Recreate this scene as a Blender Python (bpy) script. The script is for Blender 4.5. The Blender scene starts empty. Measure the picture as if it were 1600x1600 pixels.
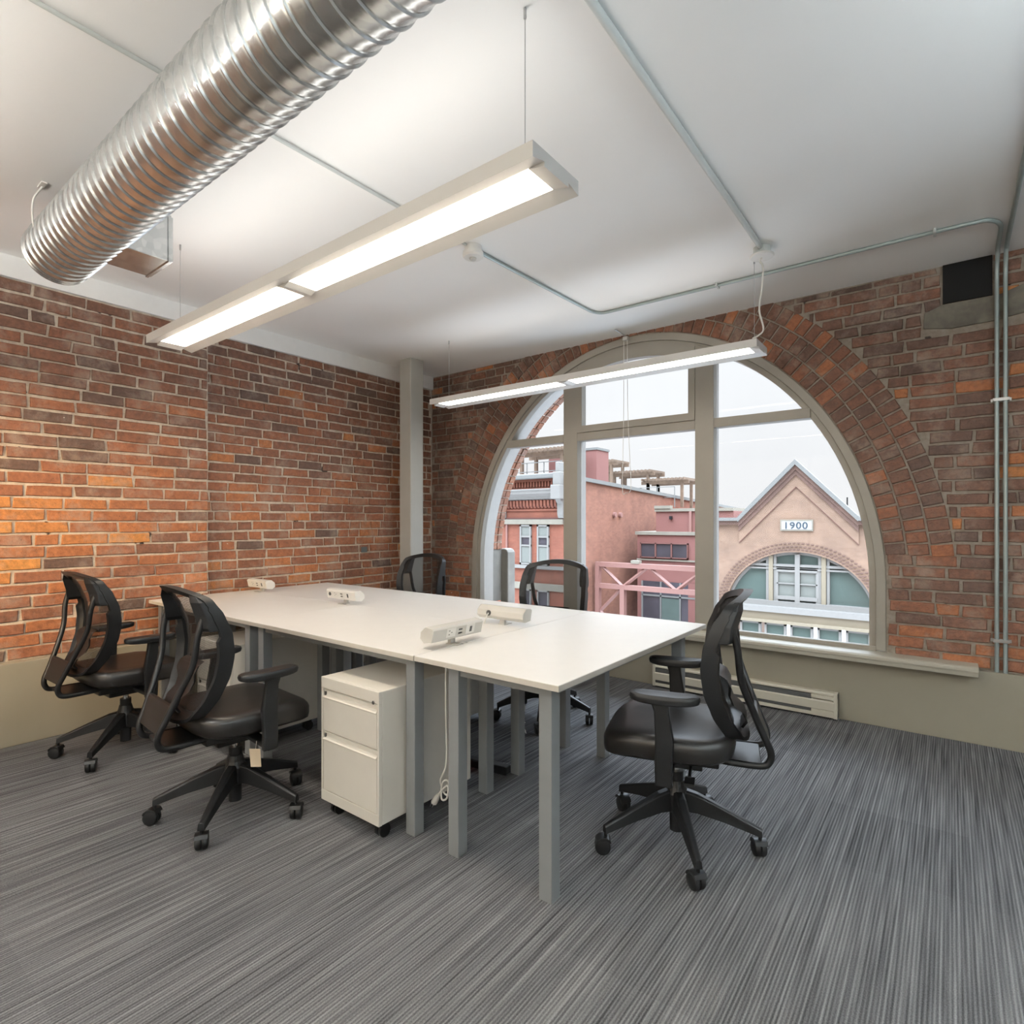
import bpy, bmesh, math, random
from mathutils import Vector, Matrix
random.seed(11)
PI = math.pi
SC = bpy.context.scene
COL = SC.collection
def R(a): return math.radians(a)

# ------------------------------------------------------------------ materials
def newmat(name):
    m = bpy.data.materials.new(name); m.use_nodes = True
    nt = m.node_tree; b = nt.nodes.get('Principled BSDF')
    return m, nt, b
def N(nt, typ, **kw):
    n = nt.nodes.new(typ)
    for k, v in kw.items(): setattr(n, k, v)
    return n
def ramp(nt, stops, src=None, interp='LINEAR'):
    r = N(nt, 'ShaderNodeValToRGB'); r.color_ramp.interpolation = interp
    e = r.color_ramp.elements
    while len(e) > 1: e.remove(e[-1])
    e[0].position = stops[0][0]; e[0].color = (*stops[0][1], 1)
    for p, c in stops[1:]:
        q = e.new(p); q.color = (*c, 1)
    if src is not None: nt.links.new(src, r.inputs[0])
    return r
def objco(nt, scale=(1, 1, 1)):
    tc = N(nt, 'ShaderNodeTexCoord'); mp = N(nt, 'ShaderNodeMapping')
    mp.inputs['Scale'].default_value = scale
    nt.links.new(tc.outputs['Object'], mp.inputs[0]); return mp.outputs[0]
def noise(nt, vec, scale, detail=3, rough=.55):
    n = N(nt, 'ShaderNodeTexNoise'); n.inputs['Scale'].default_value = scale
    n.inputs['Detail'].default_value = detail; n.inputs['Roughness'].default_value = rough
    nt.links.new(vec, n.inputs['Vector']); return n.outputs['Fac']
def mixc(nt, fac, a, b, mode='MIX'):
    m = N(nt, 'ShaderNodeMix', data_type='RGBA', blend_type=mode)
    L = nt.links
    for sock, v in ((m.inputs[0], fac), (m.inputs[6], a), (m.inputs[7], b)):
        if hasattr(v, 'links') or hasattr(v, 'is_linked'): L.new(v, sock)
        elif isinstance(v, (int, float)): sock.default_value = v
        else: sock.default_value = (*v, 1)
    return m.outputs[2]
def bump(nt, b, h, strength=.3, dist=.002):
    n = N(nt, 'ShaderNodeBump'); n.inputs['Strength'].default_value = strength
    n.inputs['Distance'].default_value = dist
    nt.links.new(h, n.inputs['Height']); nt.links.new(n.outputs[0], b.inputs['Normal'])
def plain(name, col, rough=.5, metal=0, var=.06, vs=14, bmp=0, bs=60, spec=.5):
    m, nt, b = newmat(name)
    v = objco(nt)
    f = noise(nt, v, vs)
    lo = tuple(c*(1-var) for c in col); hi = tuple(min(1, c*(1+var)) for c in col)
    r = ramp(nt, [(.3, lo), (.7, hi)], f)
    nt.links.new(r.outputs[0], b.inputs['Base Color'])
    b.inputs['Roughness'].default_value = rough; b.inputs['Metallic'].default_value = metal
    b.inputs['Specular IOR Level'].default_value = spec
    if bmp: bump(nt, b, noise(nt, v, bs, 4), bmp, .001)
    return m
def emis(name, col, s):
    m, nt, b = newmat(name)
    nt.nodes.remove(b)
    e = N(nt, 'ShaderNodeEmission'); e.inputs[0].default_value = (*col, 1); e.inputs[1].default_value = s
    nt.links.new(e.outputs[0], nt.nodes['Material Output'].inputs[0]); return m

M = {}
M['ceiling'] = plain('ceiling_paint', (.86, .86, .85), .8, var=.015, vs=1.2, bmp=.1, bs=40)
M['trimwhite'] = plain('white_paint', (.78, .78, .77), .55, var=.02)
M['drywall'] = plain('drywall_paint', (.80, .79, .76), .8, var=.02)
M['taupe'] = plain('taupe_paint', (.31, .282, .222), .7, var=.03, vs=3, bmp=.08, bs=90)
M['sill'] = plain('sill_paint', (.50, .475, .40), .45, var=.04, vs=6)
M['frame'] = plain('window_frame_paint', (.33, .305, .262), .45, var=.04, vs=5, bmp=.05)
M['framewhite'] = plain('exterior_frame_paint', (0.305, 0.289, 0.269), .4, var=.03)
M['column'] = plain('column_paint', (.42, .415, .385), .5, var=.03, vs=6)
M['desk'] = plain('white_laminate', (.80, .79, .77), .33, var=.01, spec=.4)
M['edge'] = plain('laminate_edge', (.62, .59, .54), .4, var=.02)
M['leg'] = plain('grey_powder_coat', (.225, .235, .242), .5, var=.03)
M['pedestal'] = plain('white_enamel', (.76, .735, .68), .35, var=.015)
M['pedgap'] = plain('grey_gap', (.3, .29, .27), .6)
M['black'] = plain('black_plastic', (.009, .0095, .0105), .40, var=.15, spec=.4)
M['rubber'] = plain('black_rubber', (.008, .008, .008), .6)
M['leather'] = plain('black_leather', (.012, .011, .0105), .33, var=.1, bmp=.15, bs=220)
M['chrome'] = plain('chrome', (.7, .7, .7), .18, 1, var=.02)
M['steel'] = plain('brushed_steel', (.5, .5, .5), .3, 1)
M['lampbody'] = plain('lamp_enamel', (.72, .72, .71), .4, var=.01)
M['heater'] = plain('cream_enamel', (.62, .59, .50), .4, var=.02)
M['slot'] = plain('dark_slot', (.07, .07, .07), .6)
M['white_plastic'] = plain('white_plastic', (.74, .73, .70), .35, var=.015)
M['warm_plastic'] = plain('grey_white_plastic', (.56, .55, .52), .38, var=.015)
M['conduit'] = plain('painted_conduit', (.55, .58, .57), .45, var=.03)
M['pipe'] = plain('painted_steel_pipe', (.36, .42, .42), .35, .3, var=.05)
M['voidblack'] = plain('dark_void', (.004, .004, .004), .9)
M['red_led'] = emis('red_led', (1, .05, .02), 4)
M['card'] = plain('buff_card', (.62, .5, .36), .7)
M['lens'] = emis('lamp_diffuser', (1.0, .86, .68), 19)
M['lens2'] = emis('lamp_diffuser_cool', (1.0, .92, .82), 10)
M['uplens'] = emis('lamp_upper_diffuser', (1.0, .96, .90), 6)
M['uplens_soft'] = emis('lamp_upper_diffuser_soft', (1.0, .96, .90), 2.5)
M['uplens_fill'] = emis('added_uplight', (1.0, .97, .92), 120)  # strong upward glow of the added unseen fixtures
M['uplens_fill_cool'] = emis('added_uplight_cool', (.84, .96, 1.0), 120)
M['lens_fill'] = emis('added_downlight', (.95, .97, 1.0), 5)

def brick_mat():
    m, nt, b = newmat('old_brick')
    a = N(nt, 'ShaderNodeAttribute', attribute_name='tone')
    sep = N(nt, 'ShaderNodeSeparateColor'); nt.links.new(a.outputs['Color'], sep.inputs[0])
    v = objco(nt)
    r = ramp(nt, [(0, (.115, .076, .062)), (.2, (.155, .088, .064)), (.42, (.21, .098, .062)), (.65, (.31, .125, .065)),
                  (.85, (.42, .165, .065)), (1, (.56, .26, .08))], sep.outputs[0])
    f1 = noise(nt, v, 35, 5, .7)
    r1 = ramp(nt, [(.25, (.52, .52, .54)), (.75, (1.38, 1.3, 1.22))], f1)
    c = mixc(nt, 1.0, r.outputs[0], r1.outputs[0], 'MULTIPLY')
    # dark pits
    f2 = noise(nt, v, 120, 2)
    p = ramp(nt, [(.0, (1, 1, 1)), (.27, (1, 1, 1)), (.31, (0, 0, 0))], f2)
    c = mixc(nt, p.outputs[0], c, (.03, .02, .018))
    # mortar smears on brick
    f3 = noise(nt, v, 5.5, 6, .72)
    s = ramp(nt, [(.50, (0, 0, 0)), (.72, (.62, .62, .62))], f3)
    c = mixc(nt, s.outputs[0], c, (.42, .33, .27))
    # paint flecks
    f4 = noise(nt, v, 16, 2)
    w = ramp(nt, [(.775, (0, 0, 0)), (.785, (1, 1, 1))], f4)
    c = mixc(nt, w.outputs[0], c, (.7, .66, .6))
    nt.links.new(c, b.inputs['Base Color']); b.inputs['Roughness'].default_value = .82
    mx = N(nt, 'ShaderNodeMath', operation='ADD'); nt.links.new(f1, mx.inputs[0]); nt.links.new(f3, mx.inputs[1])
    bump(nt, b, mx.outputs[0], .75, .006)
    return m
def mortar_mat(name='lime_mortar', k=1.0):
    m, nt, b = newmat(name)
    v = objco(nt)
    f = noise(nt, v, 22, 6, .7)
    r = ramp(nt, [(.3, (.40*k, .33*k, .27*k)), (.55, (.60*k, .52*k, .43*k)), (.75, (.70*k, .62*k, .53*k))], f)
    g = noise(nt, v, 9, 3)
    h = ramp(nt, [(.0, (1, 1, 1)), (.28, (1, 1, 1)), (.31, (0, 0, 0))], g)
    c = mixc(nt, h.outputs[0], r.outputs[0], (.04, .03, .025))
    nt.links.new(c, b.inputs['Base Color']); b.inputs['Roughness'].default_value = .9
    bump(nt, b, f, .8, .006); return m
M['brick'] = brick_mat(); M['mortar'] = mortar_mat(); M['mortar_grey'] = mortar_mat('dark_mortar', .50)  # second mortar is a darker version for the window wall
M['plaster'] = plain('grey_plaster_patch', (.15, .135, .11), .85, var=.3, vs=14, bmp=.7, bs=25)

def carpet_mat():
    m, nt, b = newmat('striped_carpet')
    L = nt.links
    tc = N(nt, 'ShaderNodeTexCoord')
    def mp(s, loc=(0, 0, 0)):
        q = N(nt, 'ShaderNodeMapping'); q.inputs['Scale'].default_value = s; q.inputs['Location'].default_value = loc
        L.new(tc.outputs['Object'], q.inputs[0]); return q.outputs[0]
    # fine ribs across x, long along y, broken every tile
    ribs = N(nt, 'ShaderNodeTexWave', wave_type='BANDS', bands_direction='X'); ribs.inputs['Scale'].default_value = 30
    ribs.inputs['Distortion'].default_value = .25; ribs.inputs['Detail'].default_value = 1; ribs.inputs['Detail Scale'].default_value = 2
    L.new(mp((1, 1, 1)), ribs.inputs['Vector'])
    n1 = noise(nt, mp((95, 1.6, 1)), 1, 2, .5)
    n2 = noise(nt, mp((85, 2.6, 1), (3, 7, 0)), 1, 2, .5)
    n3 = noise(nt, mp((1, .6, 1)), 330, 2, .6)
    # tile by tile shade
    ck = N(nt, 'ShaderNodeTexVoronoi', feature='F1', distance='CHEBYCHEV'); ck.inputs['Randomness'].default_value = 0
    ck.inputs['Scale'].default_value = 2.0; L.new(mp((1, 1, 1)), ck.inputs['Vector'])
    sp = N(nt, 'ShaderNodeSeparateColor'); L.new(ck.outputs['Color'], sp.inputs[0])
    def mth(op, a, bb):
        q = N(nt, 'ShaderNodeMath', operation=op)
        for i, z in enumerate((a, bb)):
            if isinstance(z, (int, float)): q.inputs[i].default_value = z
            else: L.new(z, q.inputs[i])
        return q.outputs[0]
    t = mth('ADD', mth('MULTIPLY', n1, .70), mth('MULTIPLY', n2, .30))
    t = mth('ADD', t, mth('MULTIPLY', mth('SUBTRACT', ribs.outputs['Fac'], .5), .20))
    t = mth('ADD', t, mth('MULTIPLY', mth('SUBTRACT', n3, .5), .42))
    t = mth('ADD', t, mth('MULTIPLY', mth('SUBTRACT', sp.outputs[0], .5), .05))
    r = ramp(nt, [(.24, (.034, .034, .036)), (.40, (.088, .088, .092)), (.56, (.160, .160, .164)), (.78, (.29, .29, .292))], t)
    L.new(r.outputs[0], b.inputs['Base Color']); b.inputs['Roughness'].default_value = .95
    b.inputs['Specular IOR Level'].default_value = .1
    h = mth('ADD', mth('MULTIPLY', ribs.outputs['Fac'], .6), n3)
    bump(nt, b, h, .7, .004); return m
M['carpet'] = carpet_mat()

def galv_mat():
    m, nt, b = newmat('galvanised_steel')
    v = objco(nt)
    vo = N(nt, 'ShaderNodeTexVoronoi'); vo.inputs['Scale'].default_value = 26; nt.links.new(v, vo.inputs['Vector'])
    sp = N(nt, 'ShaderNodeSeparateColor'); nt.links.new(vo.outputs['Color'], sp.inputs[0])
    r = ramp(nt, [(0, (.52, .54, .55)), (1, (.66, .68, .68))], sp.outputs[0])
    nt.links.new(r.outputs[0], b.inputs['Base Color'])
    b.inputs['Metallic'].default_value = .92; b.inputs['Roughness'].default_value = .26
    return m
M['galv'] = galv_mat()

def mesh_fabric():
    m, nt, b = newmat('black_chair_mesh')
    b.inputs['Base Color'].default_value = (.008, .008, .009, 1); b.inputs['Roughness'].default_value = .6
    L = nt.links
    uv = N(nt, 'ShaderNodeTexCoord')
    def wav(d):
        w = N(nt, 'ShaderNodeTexWave', wave_type='BANDS', bands_direction=d); w.inputs['Scale'].default_value = 75
        L.new(uv.outputs['UV'], w.inputs['Vector']); return w.outputs['Fac']
    mx = N(nt, 'ShaderNodeMath', operation='MULTIPLY'); L.new(wav('X'), mx.inputs[0]); L.new(wav('Y'), mx.inputs[1])
    hole = ramp(nt, [(.22, (.18, .18, .18)), (.42, (.70, .70, .70))], mx.outputs[0])
    tr = N(nt, 'ShaderNodeBsdfTransparent'); ms = N(nt, 'ShaderNodeMixShader')
    L.new(hole.outputs[0], ms.inputs[0]); L.new(b.outputs[0], ms.inputs[1]); L.new(tr.outputs[0], ms.inputs[2])
    L.new(ms.outputs[0], nt.nodes['Material Output'].inputs[0]); return m
M['mesh'] = mesh_fabric()

def glass_mat():
    m, nt, b = newmat('window_glass'); nt.nodes.remove(b)
    L = nt.links
    tr = N(nt, 'ShaderNodeBsdfTransparent'); tr.inputs[0].default_value = (.97, .985, .985, 1)
    gl = N(nt, 'ShaderNodeBsdfGlossy'); gl.inputs['Roughness'].default_value = .02
    fr = N(nt, 'ShaderNodeFresnel'); fr.inputs[0].default_value = 1.22
    ms = N(nt, 'ShaderNodeMixShader')
    L.new(fr.outputs[0], ms.inputs[0]); L.new(tr.outputs[0], ms.inputs[1]); L.new(gl.outputs[0], ms.inputs[2])
    L.new(ms.outputs[0], nt.nodes['Material Output'].inputs[0]); return m
M['glass'] = glass_mat()

def ext_brick(name, c1, c2, mort, axis='x', scale=1.0):
    m, nt, b = newmat(name); L = nt.links
    tc = N(nt, 'ShaderNodeTexCoord'); s = N(nt, 'ShaderNodeSeparateXYZ'); L.new(tc.outputs['Object'], s.inputs[0])
    c = N(nt, 'ShaderNodeCombineXYZ'); L.new(s.outputs[0 if axis == 'x' else 1], c.inputs[0]); L.new(s.outputs[2], c.inputs[1])
    bt = N(nt, 'ShaderNodeTexBrick'); bt.inputs['Scale'].default_value = 4.2*scale
    bt.inputs['Color1'].default_value = (*c1, 1); bt.inputs['Color2'].default_value = (*c2, 1); bt.inputs['Mortar'].default_value = (*mort, 1)
    bt.inputs['Mortar Size'].default_value = .012; bt.inputs['Row Height'].default_value = .32; bt.inputs['Brick Width'].default_value = .95
    L.new(c.outputs[0], bt.inputs['Vector'])
    f = noise(nt, tc.outputs['Object'], 1.1, 6, .7)
    r = ramp(nt, [(.3, (.78, .76, .76)), (.7, (1.18, 1.15, 1.12))], f)
    o = mixc(nt, 1.0, bt.outputs['Color'], r.outputs[0], 'MULTIPLY')
    L.new(o, b.inputs['Base Color']); b.inputs['Roughness'].default_value = .85
    return m
M['xred'] = ext_brick('red_brick_front', (0.212, 0.073, 0.044), (0.193, 0.062, 0.037), (0.193, 0.093, 0.061))
M['xredside'] = ext_brick('red_brick_side', (0.219, 0.095, 0.062), (0.187, 0.080, 0.052), (0.206, 0.122, 0.084), 'y')
M['xtan'] = ext_brick('buff_brick_front', (0.235, 0.154, 0.110), (0.213, 0.136, 0.094), (0.219, 0.158, 0.114))
M['xtandark'] = ext_brick('rosy_brick_trim', (0.144, 0.084, 0.068), (0.131, 0.076, 0.060), (0.131, 0.093, 0.073))
M['stone'] = plain('pale_stone', (0.202, 0.180, 0.142), .8, var=.08, vs=3)
M['greystone'] = plain('weathered_stone', (0.191, 0.180, 0.160), .85, var=.2, vs=5, bmp=.3)
M['xwhite'] = plain('painted_cornice', (0.200, 0.189, 0.173), .6, var=.03)
M['xcream'] = plain('cream_stone_band', (0.209, 0.172, 0.119), .7, var=.05, vs=2)
M['xpink'] = plain('red_stucco', (0.195, 0.080, 0.067), .7, var=.04, vs=1)
M['xpinkl'] = plain('pink_steel_paint', (0.241, 0.123, 0.103), .5, var=.03)
M['coping'] = plain('grey_coping', (0.154, 0.152, 0.142), .5, var=.05)
M['dkred'] = plain('dark_red_trim', (0.137, 0.057, 0.047), .7)
M['xglass'] = plain('far_window_glass', (0.088, 0.116, 0.103), .15, var=.1, vs=.7)
M['xglassd'] = plain('far_dark_glass', (0.049, 0.042, 0.049), .4, var=.3, vs=.8)
M['xblind'] = plain('far_window_blind', (0.163, 0.169, 0.151), .4, var=.05)
M['wood'] = plain('weathered_wood', (0.148, 0.098, 0.064), .8, var=.2, vs=3)
M['sign'] = plain('sign_white', (.36, .36, .36), .6)
M['signtext'] = plain('sign_numerals', (.03, .045, .06), .6)
M['asphalt'] = plain('asphalt', (.5, .5, .5), .9, var=.2)
M['roofing'] = plain('roof_membrane', (.4, .4, .4), .9)

# ------------------------------------------------------------------ mesh helper
class MB:
    def __init__(s): s.v = []; s.f = []; s.c = []; s.cur = None; s.uv = None
    def add(s, vs, fs):
        o = len(s.v); s.v += [tuple(p) for p in vs]; s.f += [tuple(i+o for i in f) for f in fs]
        if s.cur is not None: s.c += [s.cur]*len(vs)
    def box(s, x0, x1, y0, y1, z0, z1):
        x0, x1 = min(x0, x1), max(x0, x1); y0, y1 = min(y0, y1), max(y0, y1); z0, z1 = min(z0, z1), max(z0, z1)
        s.add([(x0,y0,z0),(x1,y0,z0),(x1,y1,z0),(x0,y1,z0),(x0,y0,z1),(x1,y0,z1),(x1,y1,z1),(x0,y1,z1)],
              [(3,2,1,0),(4,5,6,7),(0,1,5,4),(1,2,6,5),(2,3,7,6),(3,0,4,7)]); return s
    def prism(s, poly, axis, a, b):
        # poly: list of 2D points; axis 'x': (y,z) ; 'y': (x,z) ; 'z': (x,y)
        def P(p, t): return {'x': (t, p[0], p[1]), 'y': (p[0], t, p[1]), 'z': (p[0], p[1], t)}[axis]
        n = len(poly); vs = [P(p, a) for p in poly] + [P(p, b) for p in poly]
        fs = [tuple(range(n))[::-1], tuple(range(n, 2*n))] + [(i, (i+1) % n, n+(i+1) % n, n+i) for i in range(n)]
        s.add(vs, fs); return s
    def frames(s, path, closed=False):
        P = [Vector(p) for p in path]; n = len(P); T = []
        for i in range(n):
            if closed: t = P[(i+1) % n]-P[i-1]
            else: t = P[min(i+1, n-1)]-P[max(i-1, 0)]
            T.append(t.normalized())
        up = Vector((0, 0, 1)) if abs(T[0].z) < .9 else Vector((0, 1, 0))
        u = (up - T[0]*up.dot(T[0])).normalized(); U = [u]
        for i in range(1, n):
            u = U[-1] - T[i]*U[-1].dot(T[i]); u.normalize(); U.append(u)
        return P, T, U
    def tube(s, path, r, n=10, closed=False, caps=True):
        P, T, U = s.frames(path, closed); rs = r if isinstance(r, (list, tuple)) else [r]*len(P)
        vs = []
        for p, t, u, q in zip(P, T, U, rs):
            w = t.cross(u)
            vs += [p + (u*math.cos(2*PI*k/n) + w*math.sin(2*PI*k/n))*q for k in range(n)]
        m = len(P); fs = []
        for i in range(m if closed else m-1):
            j = (i+1) % m
            fs += [(i*n+k, i*n+(k+1) % n, j*n+(k+1) % n, j*n+k) for k in range(n)]
        if caps and not closed: fs += [tuple(range(n))[::-1], tuple((m-1)*n+k for k in range(n))]
        s.add(vs, fs); return s
    def cyl(s, p0, p1, r, n=16, r1=None): return s.tube([p0, p1], [r, r if r1 is None else r1], n)
    def lathe(s, prof, cx=0, cy=0, n=20):
        vs = []; m = len(prof)
        for r, z in prof: vs += [(cx+r*math.cos(2*PI*k/n), cy+r*math.sin(2*PI*k/n), z) for k in range(n)]
        fs = [(i*n+k, i*n+(k+1) % n, (i+1)*n+(k+1) % n, (i+1)*n+k) for i in range(m-1) for k in range(n)]
        fs += [tuple(range(n))[::-1], tuple((m-1)*n+k for k in range(n))]
        s.add(vs, fs); return s
    def loft(s, rings, caps=True):
        n = len(rings[0]); vs = [p for r in rings for p in r]; fs = []
        for i in range(len(rings)-1): fs += [(i*n+k, i*n+(k+1) % n, (i+1)*n+(k+1) % n, (i+1)*n+k) for k in range(n)]
        if caps: fs += [tuple(range(n))[::-1], tuple((len(rings)-1)*n+k for k in range(n))]
        s.add(vs, fs); return s
    def build(s, name, mat, parent=None, bevel=0, smooth=False, loc=None, seg=2):
        me = bpy.data.meshes.new(name); me.from_pydata(s.v, [], s.f)
        if s.c:
            a = me.color_attributes.new('tone', 'FLOAT_COLOR', 'POINT')
            a.data.foreach_set('color', [x for c in s.c for x in (*c, 1)])
        if s.uv:
            l = me.uv_layers.new(name='UVMap')
            for lp in me.loops: l.data[lp.index].uv = s.uv[lp.vertex_index]
        me.materials.append(mat); 
        bm = bmesh.new(); bm.from_mesh(me)
        if not s.c and not s.uv: bmesh.ops.recalc_face_normals(bm, faces=bm.faces)
        bm.to_mesh(me); bm.free(); me.update()
        if smooth:
            me.polygons.foreach_set('use_smooth', [True]*len(me.polygons))
            me.update()
            try: me.set_sharp_from_angle(angle=R(38))
            except Exception: pass
        o = bpy.data.objects.new(name, me); COL.objects.link(o)
        if parent: o.parent = parent
        if loc: o.location = loc
        if bevel:
            m = o.modifiers.new('soft_edges', 'BEVEL'); m.width = bevel; m.segments = seg; m.limit_method = 'ANGLE'; m.angle_limit = R(40)
        return o
def B(*a): return MB().box(*a)
def thing(name, label, cat, loc=(0, 0, 0), rz=0, group=None):
    o = bpy.data.objects.new(name, None); COL.objects.link(o); o.empty_display_size = .1
    o.location = loc; o.rotation_euler = (0, 0, rz); o['label'] = label; o['category'] = cat
    if group: o['group'] = group
    return o
def tag(o, label, cat, group=None, kind=None):
    o['label'] = label; o['category'] = cat
    if group: o['group'] = group
    if kind: o['kind'] = kind
    return o
def struct(o, label=None):
    o['kind'] = 'structure'
    if label: o['label'] = label
    return o
def crom(pts, n=6, closed=False):
    P = [Vector(p) for p in pts]; m = len(P); out = []
    rng = range(m) if closed else range(m-1)
    for i in rng:
        if closed: a, b, c, d = P[i-1], P[i], P[(i+1) % m], P[(i+2) % m]
        else: a, b, c, d = P[max(i-1, 0)], P[i], P[i+1], P[min(i+2, m-1)]
        for k in range(n):
            t = k/n
            out.append(.5*((2*b) + (c-a)*t + (2*a-5*b+4*c-d)*t*t + (3*b-a-3*c+d)*t**3))
    if not closed: out.append(P[-1])
    return out

# ------------------------------------------------------------------ dimensions of the room (metres)
HC = 2.785                      # ceiling
YW = .04                        # face of the window brick wall
XA, XB, YJ = -.05, -.13, -2.27  # left wall: near pier, recessed part, where they meet
CXW, AW, BW, ZW = 2.156, 1.722, 1.90, .866   # arched opening: centre, half width, rise, springing
CX2 = 6.75
XR, YBK = 9.2, -6.2

struct(B(XB-.3, XR+.2, YBK-.2, .5, -.12, 0).build('floor', M['carpet']), 'grey blue carpet with fine uneven stripes')
struct(B(XB-.3, XR+.2, YBK-.2, .3, HC, HC+.15).build('ceiling', M['ceiling']), 'smooth white painted ceiling')
struct(B(XB-.3, XR+.2, YBK-.2, YBK, 0, HC).build('wall_back', M['drywall']))
struct(B(XR, XR+.2, YBK, .5, 0, HC).build('wall_right', M['drywall']))
# painted knee walls and ledges
struct(B(XB-.25, 0, YBK, 0, 0, .47).build('wall_left_lower', M['taupe'], bevel=.004), 'grey taupe painted lower wall under the left bricks')
struct(B(XB-.25, XR, 0, .30, 0, .422).build('wall_window_lower', M['taupe'], bevel=.004), 'taupe painted lower wall under the arched window')
struct(MB().prism([(-.085, .420), (-.09, .430), (-.09, .446), (-.075, .454), (.06, .456), (.06, .418), (-.06, .418), (-.07, .398), (-.08, .398)], 'x', .02, 4.32).build('trim_1', M['sill'], bevel=.003), 'painted window sill board')
struct(B(XB-.1, XA+.015, YBK, YJ, 2.66, HC).build('trim_2', M['trimwhite']), 'white fascia over the near left bricks')
struct(B(XB-.1, XB+.025, YJ, YW, 2.652, HC).build('trim_3', M['trimwhite']), 'white fascia over the recessed left bricks')

# ------------------------------------------------------------------ bricks
def brick(mb, c, U, V, W, hu, hv, d, jit=.0045, ch=.004):
    """one brick: centre c on the wall plane, in-plane axes U,V, outward W, half sizes, depth."""
    if hu < .012 or hv < .01: return
    r = lambda: random.uniform(-jit, jit)
    k = 3 if hu > .05 else 1; q = []
    e = lambda: random.uniform(-jit, jit)*.55
    cr = .25 if random.random() < .12 else 1
    for i in range(k): q.append((-hu+2*hu*i/k + (r() if i == 0 else 0), -hv+e()+(r()*.3 if i == 0 else 0)))
    q += [(hu+r(), -hv+e()), (hu+r(), hv+e())]
    for i in range(1, k): q.append((hu-2*hu*i/k, hv+e()))
    q.append((-hu+r(), hv+e()))
    n = len(q)
    d2 = d+random.uniform(-.003, .003); tl = random.uniform(-.0018, .0018)
    f = lambda a: tl*a/max(hu, .01)
    A = [c+U*a+V*b-W*.002 for a, b in q]
    Bq = [c+U*a+V*b+W*(d2-ch+f(a)) for a, b in q]
    Cq = [c+U*(a-ch*max(-1, min(1, a/(hu-.004))))+V*(b-math.copysign(ch*.8, b))+W*(d2+f(a)) for a, b in q]
    fs = [tuple(range(2*n, 3*n))]
    for i in range(n):
        j = (i+1) % n; fs += [(i, j, n+j, n+i), (n+i, n+j, 2*n+j, 2*n+i)]
    mb.add(A+Bq+Cq, fs)
def rows(mb, x0, x1, z0, z1, place, tone, pitch=.235, course=.073, clip=None, headers=.12):
    z = z0; k = 0
    while z < z1-.01:
        h = min(course, z1-z); x = x0 - random.uniform(.0, .2) - (k % 2)*pitch/2
        while x < x1:
            p = pitch*random.uniform(.93, 1.07) if random.random() > headers else pitch*.52
            a, b = max(x, x0), min(x+p, x1)
            x += p
            segs = [(a, b)]
            if clip: segs = clip(a, b, z+h/2)
            for a, b in segs:
                if b-a < .035: continue
                mb.cur = tone((a+b)/2, z+h/2)
                zw = .0035*math.sin(1.9*(a+b)/2+k*.35)+.002*math.sin(5.1*(a+b)/2+k*1.7)
                place(mb, (a+b)/2, z+h/2+zw, (b-a)/2-random.uniform(.0055, .009), h/2-random.uniform(.0055, .0078))
        z += course; k += 1
UX, UY, UZ = Vector((1, 0, 0)), Vector((0, 1, 0)), Vector((0, 0, 1))
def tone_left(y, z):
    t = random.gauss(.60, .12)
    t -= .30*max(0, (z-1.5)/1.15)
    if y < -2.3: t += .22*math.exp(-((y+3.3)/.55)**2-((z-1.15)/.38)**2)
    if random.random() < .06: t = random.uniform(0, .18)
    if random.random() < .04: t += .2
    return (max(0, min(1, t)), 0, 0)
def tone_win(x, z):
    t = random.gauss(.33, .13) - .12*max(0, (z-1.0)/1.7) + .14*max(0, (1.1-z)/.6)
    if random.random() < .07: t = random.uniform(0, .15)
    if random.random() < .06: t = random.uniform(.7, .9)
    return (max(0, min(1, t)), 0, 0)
def tone_ring(x, z):
    t = random.gauss(.30, .12)
    if random.random() < .08: t = random.uniform(.55, .75)
    return (max(0, min(1, t)), 0, 0)

# left wall, near pier (faces +x) and recessed part
mb = MB()
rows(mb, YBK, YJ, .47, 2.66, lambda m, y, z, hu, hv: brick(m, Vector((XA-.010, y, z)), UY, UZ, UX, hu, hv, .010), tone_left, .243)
near = mb
wl = near.build('wall_left', M['brick']); struct(wl, 'old orange red brick wall on the left')
struct(B(XB-.3, XA-.010, YBK, YJ, .45, 2.7).build('mortar', M['mortar'], wl))
mb = MB()
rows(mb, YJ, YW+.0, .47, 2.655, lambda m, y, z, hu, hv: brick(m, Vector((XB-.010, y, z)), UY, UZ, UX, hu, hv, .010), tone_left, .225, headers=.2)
wl2 = mb.build('wall_left_recess', M['brick']); struct(wl2, 'recessed old brick wall behind the column')
struct(B(XB-.3, XB-.010, YJ, YW+.02, .45, 2.7).build('mortar', M['mortar'], wl2))

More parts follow.
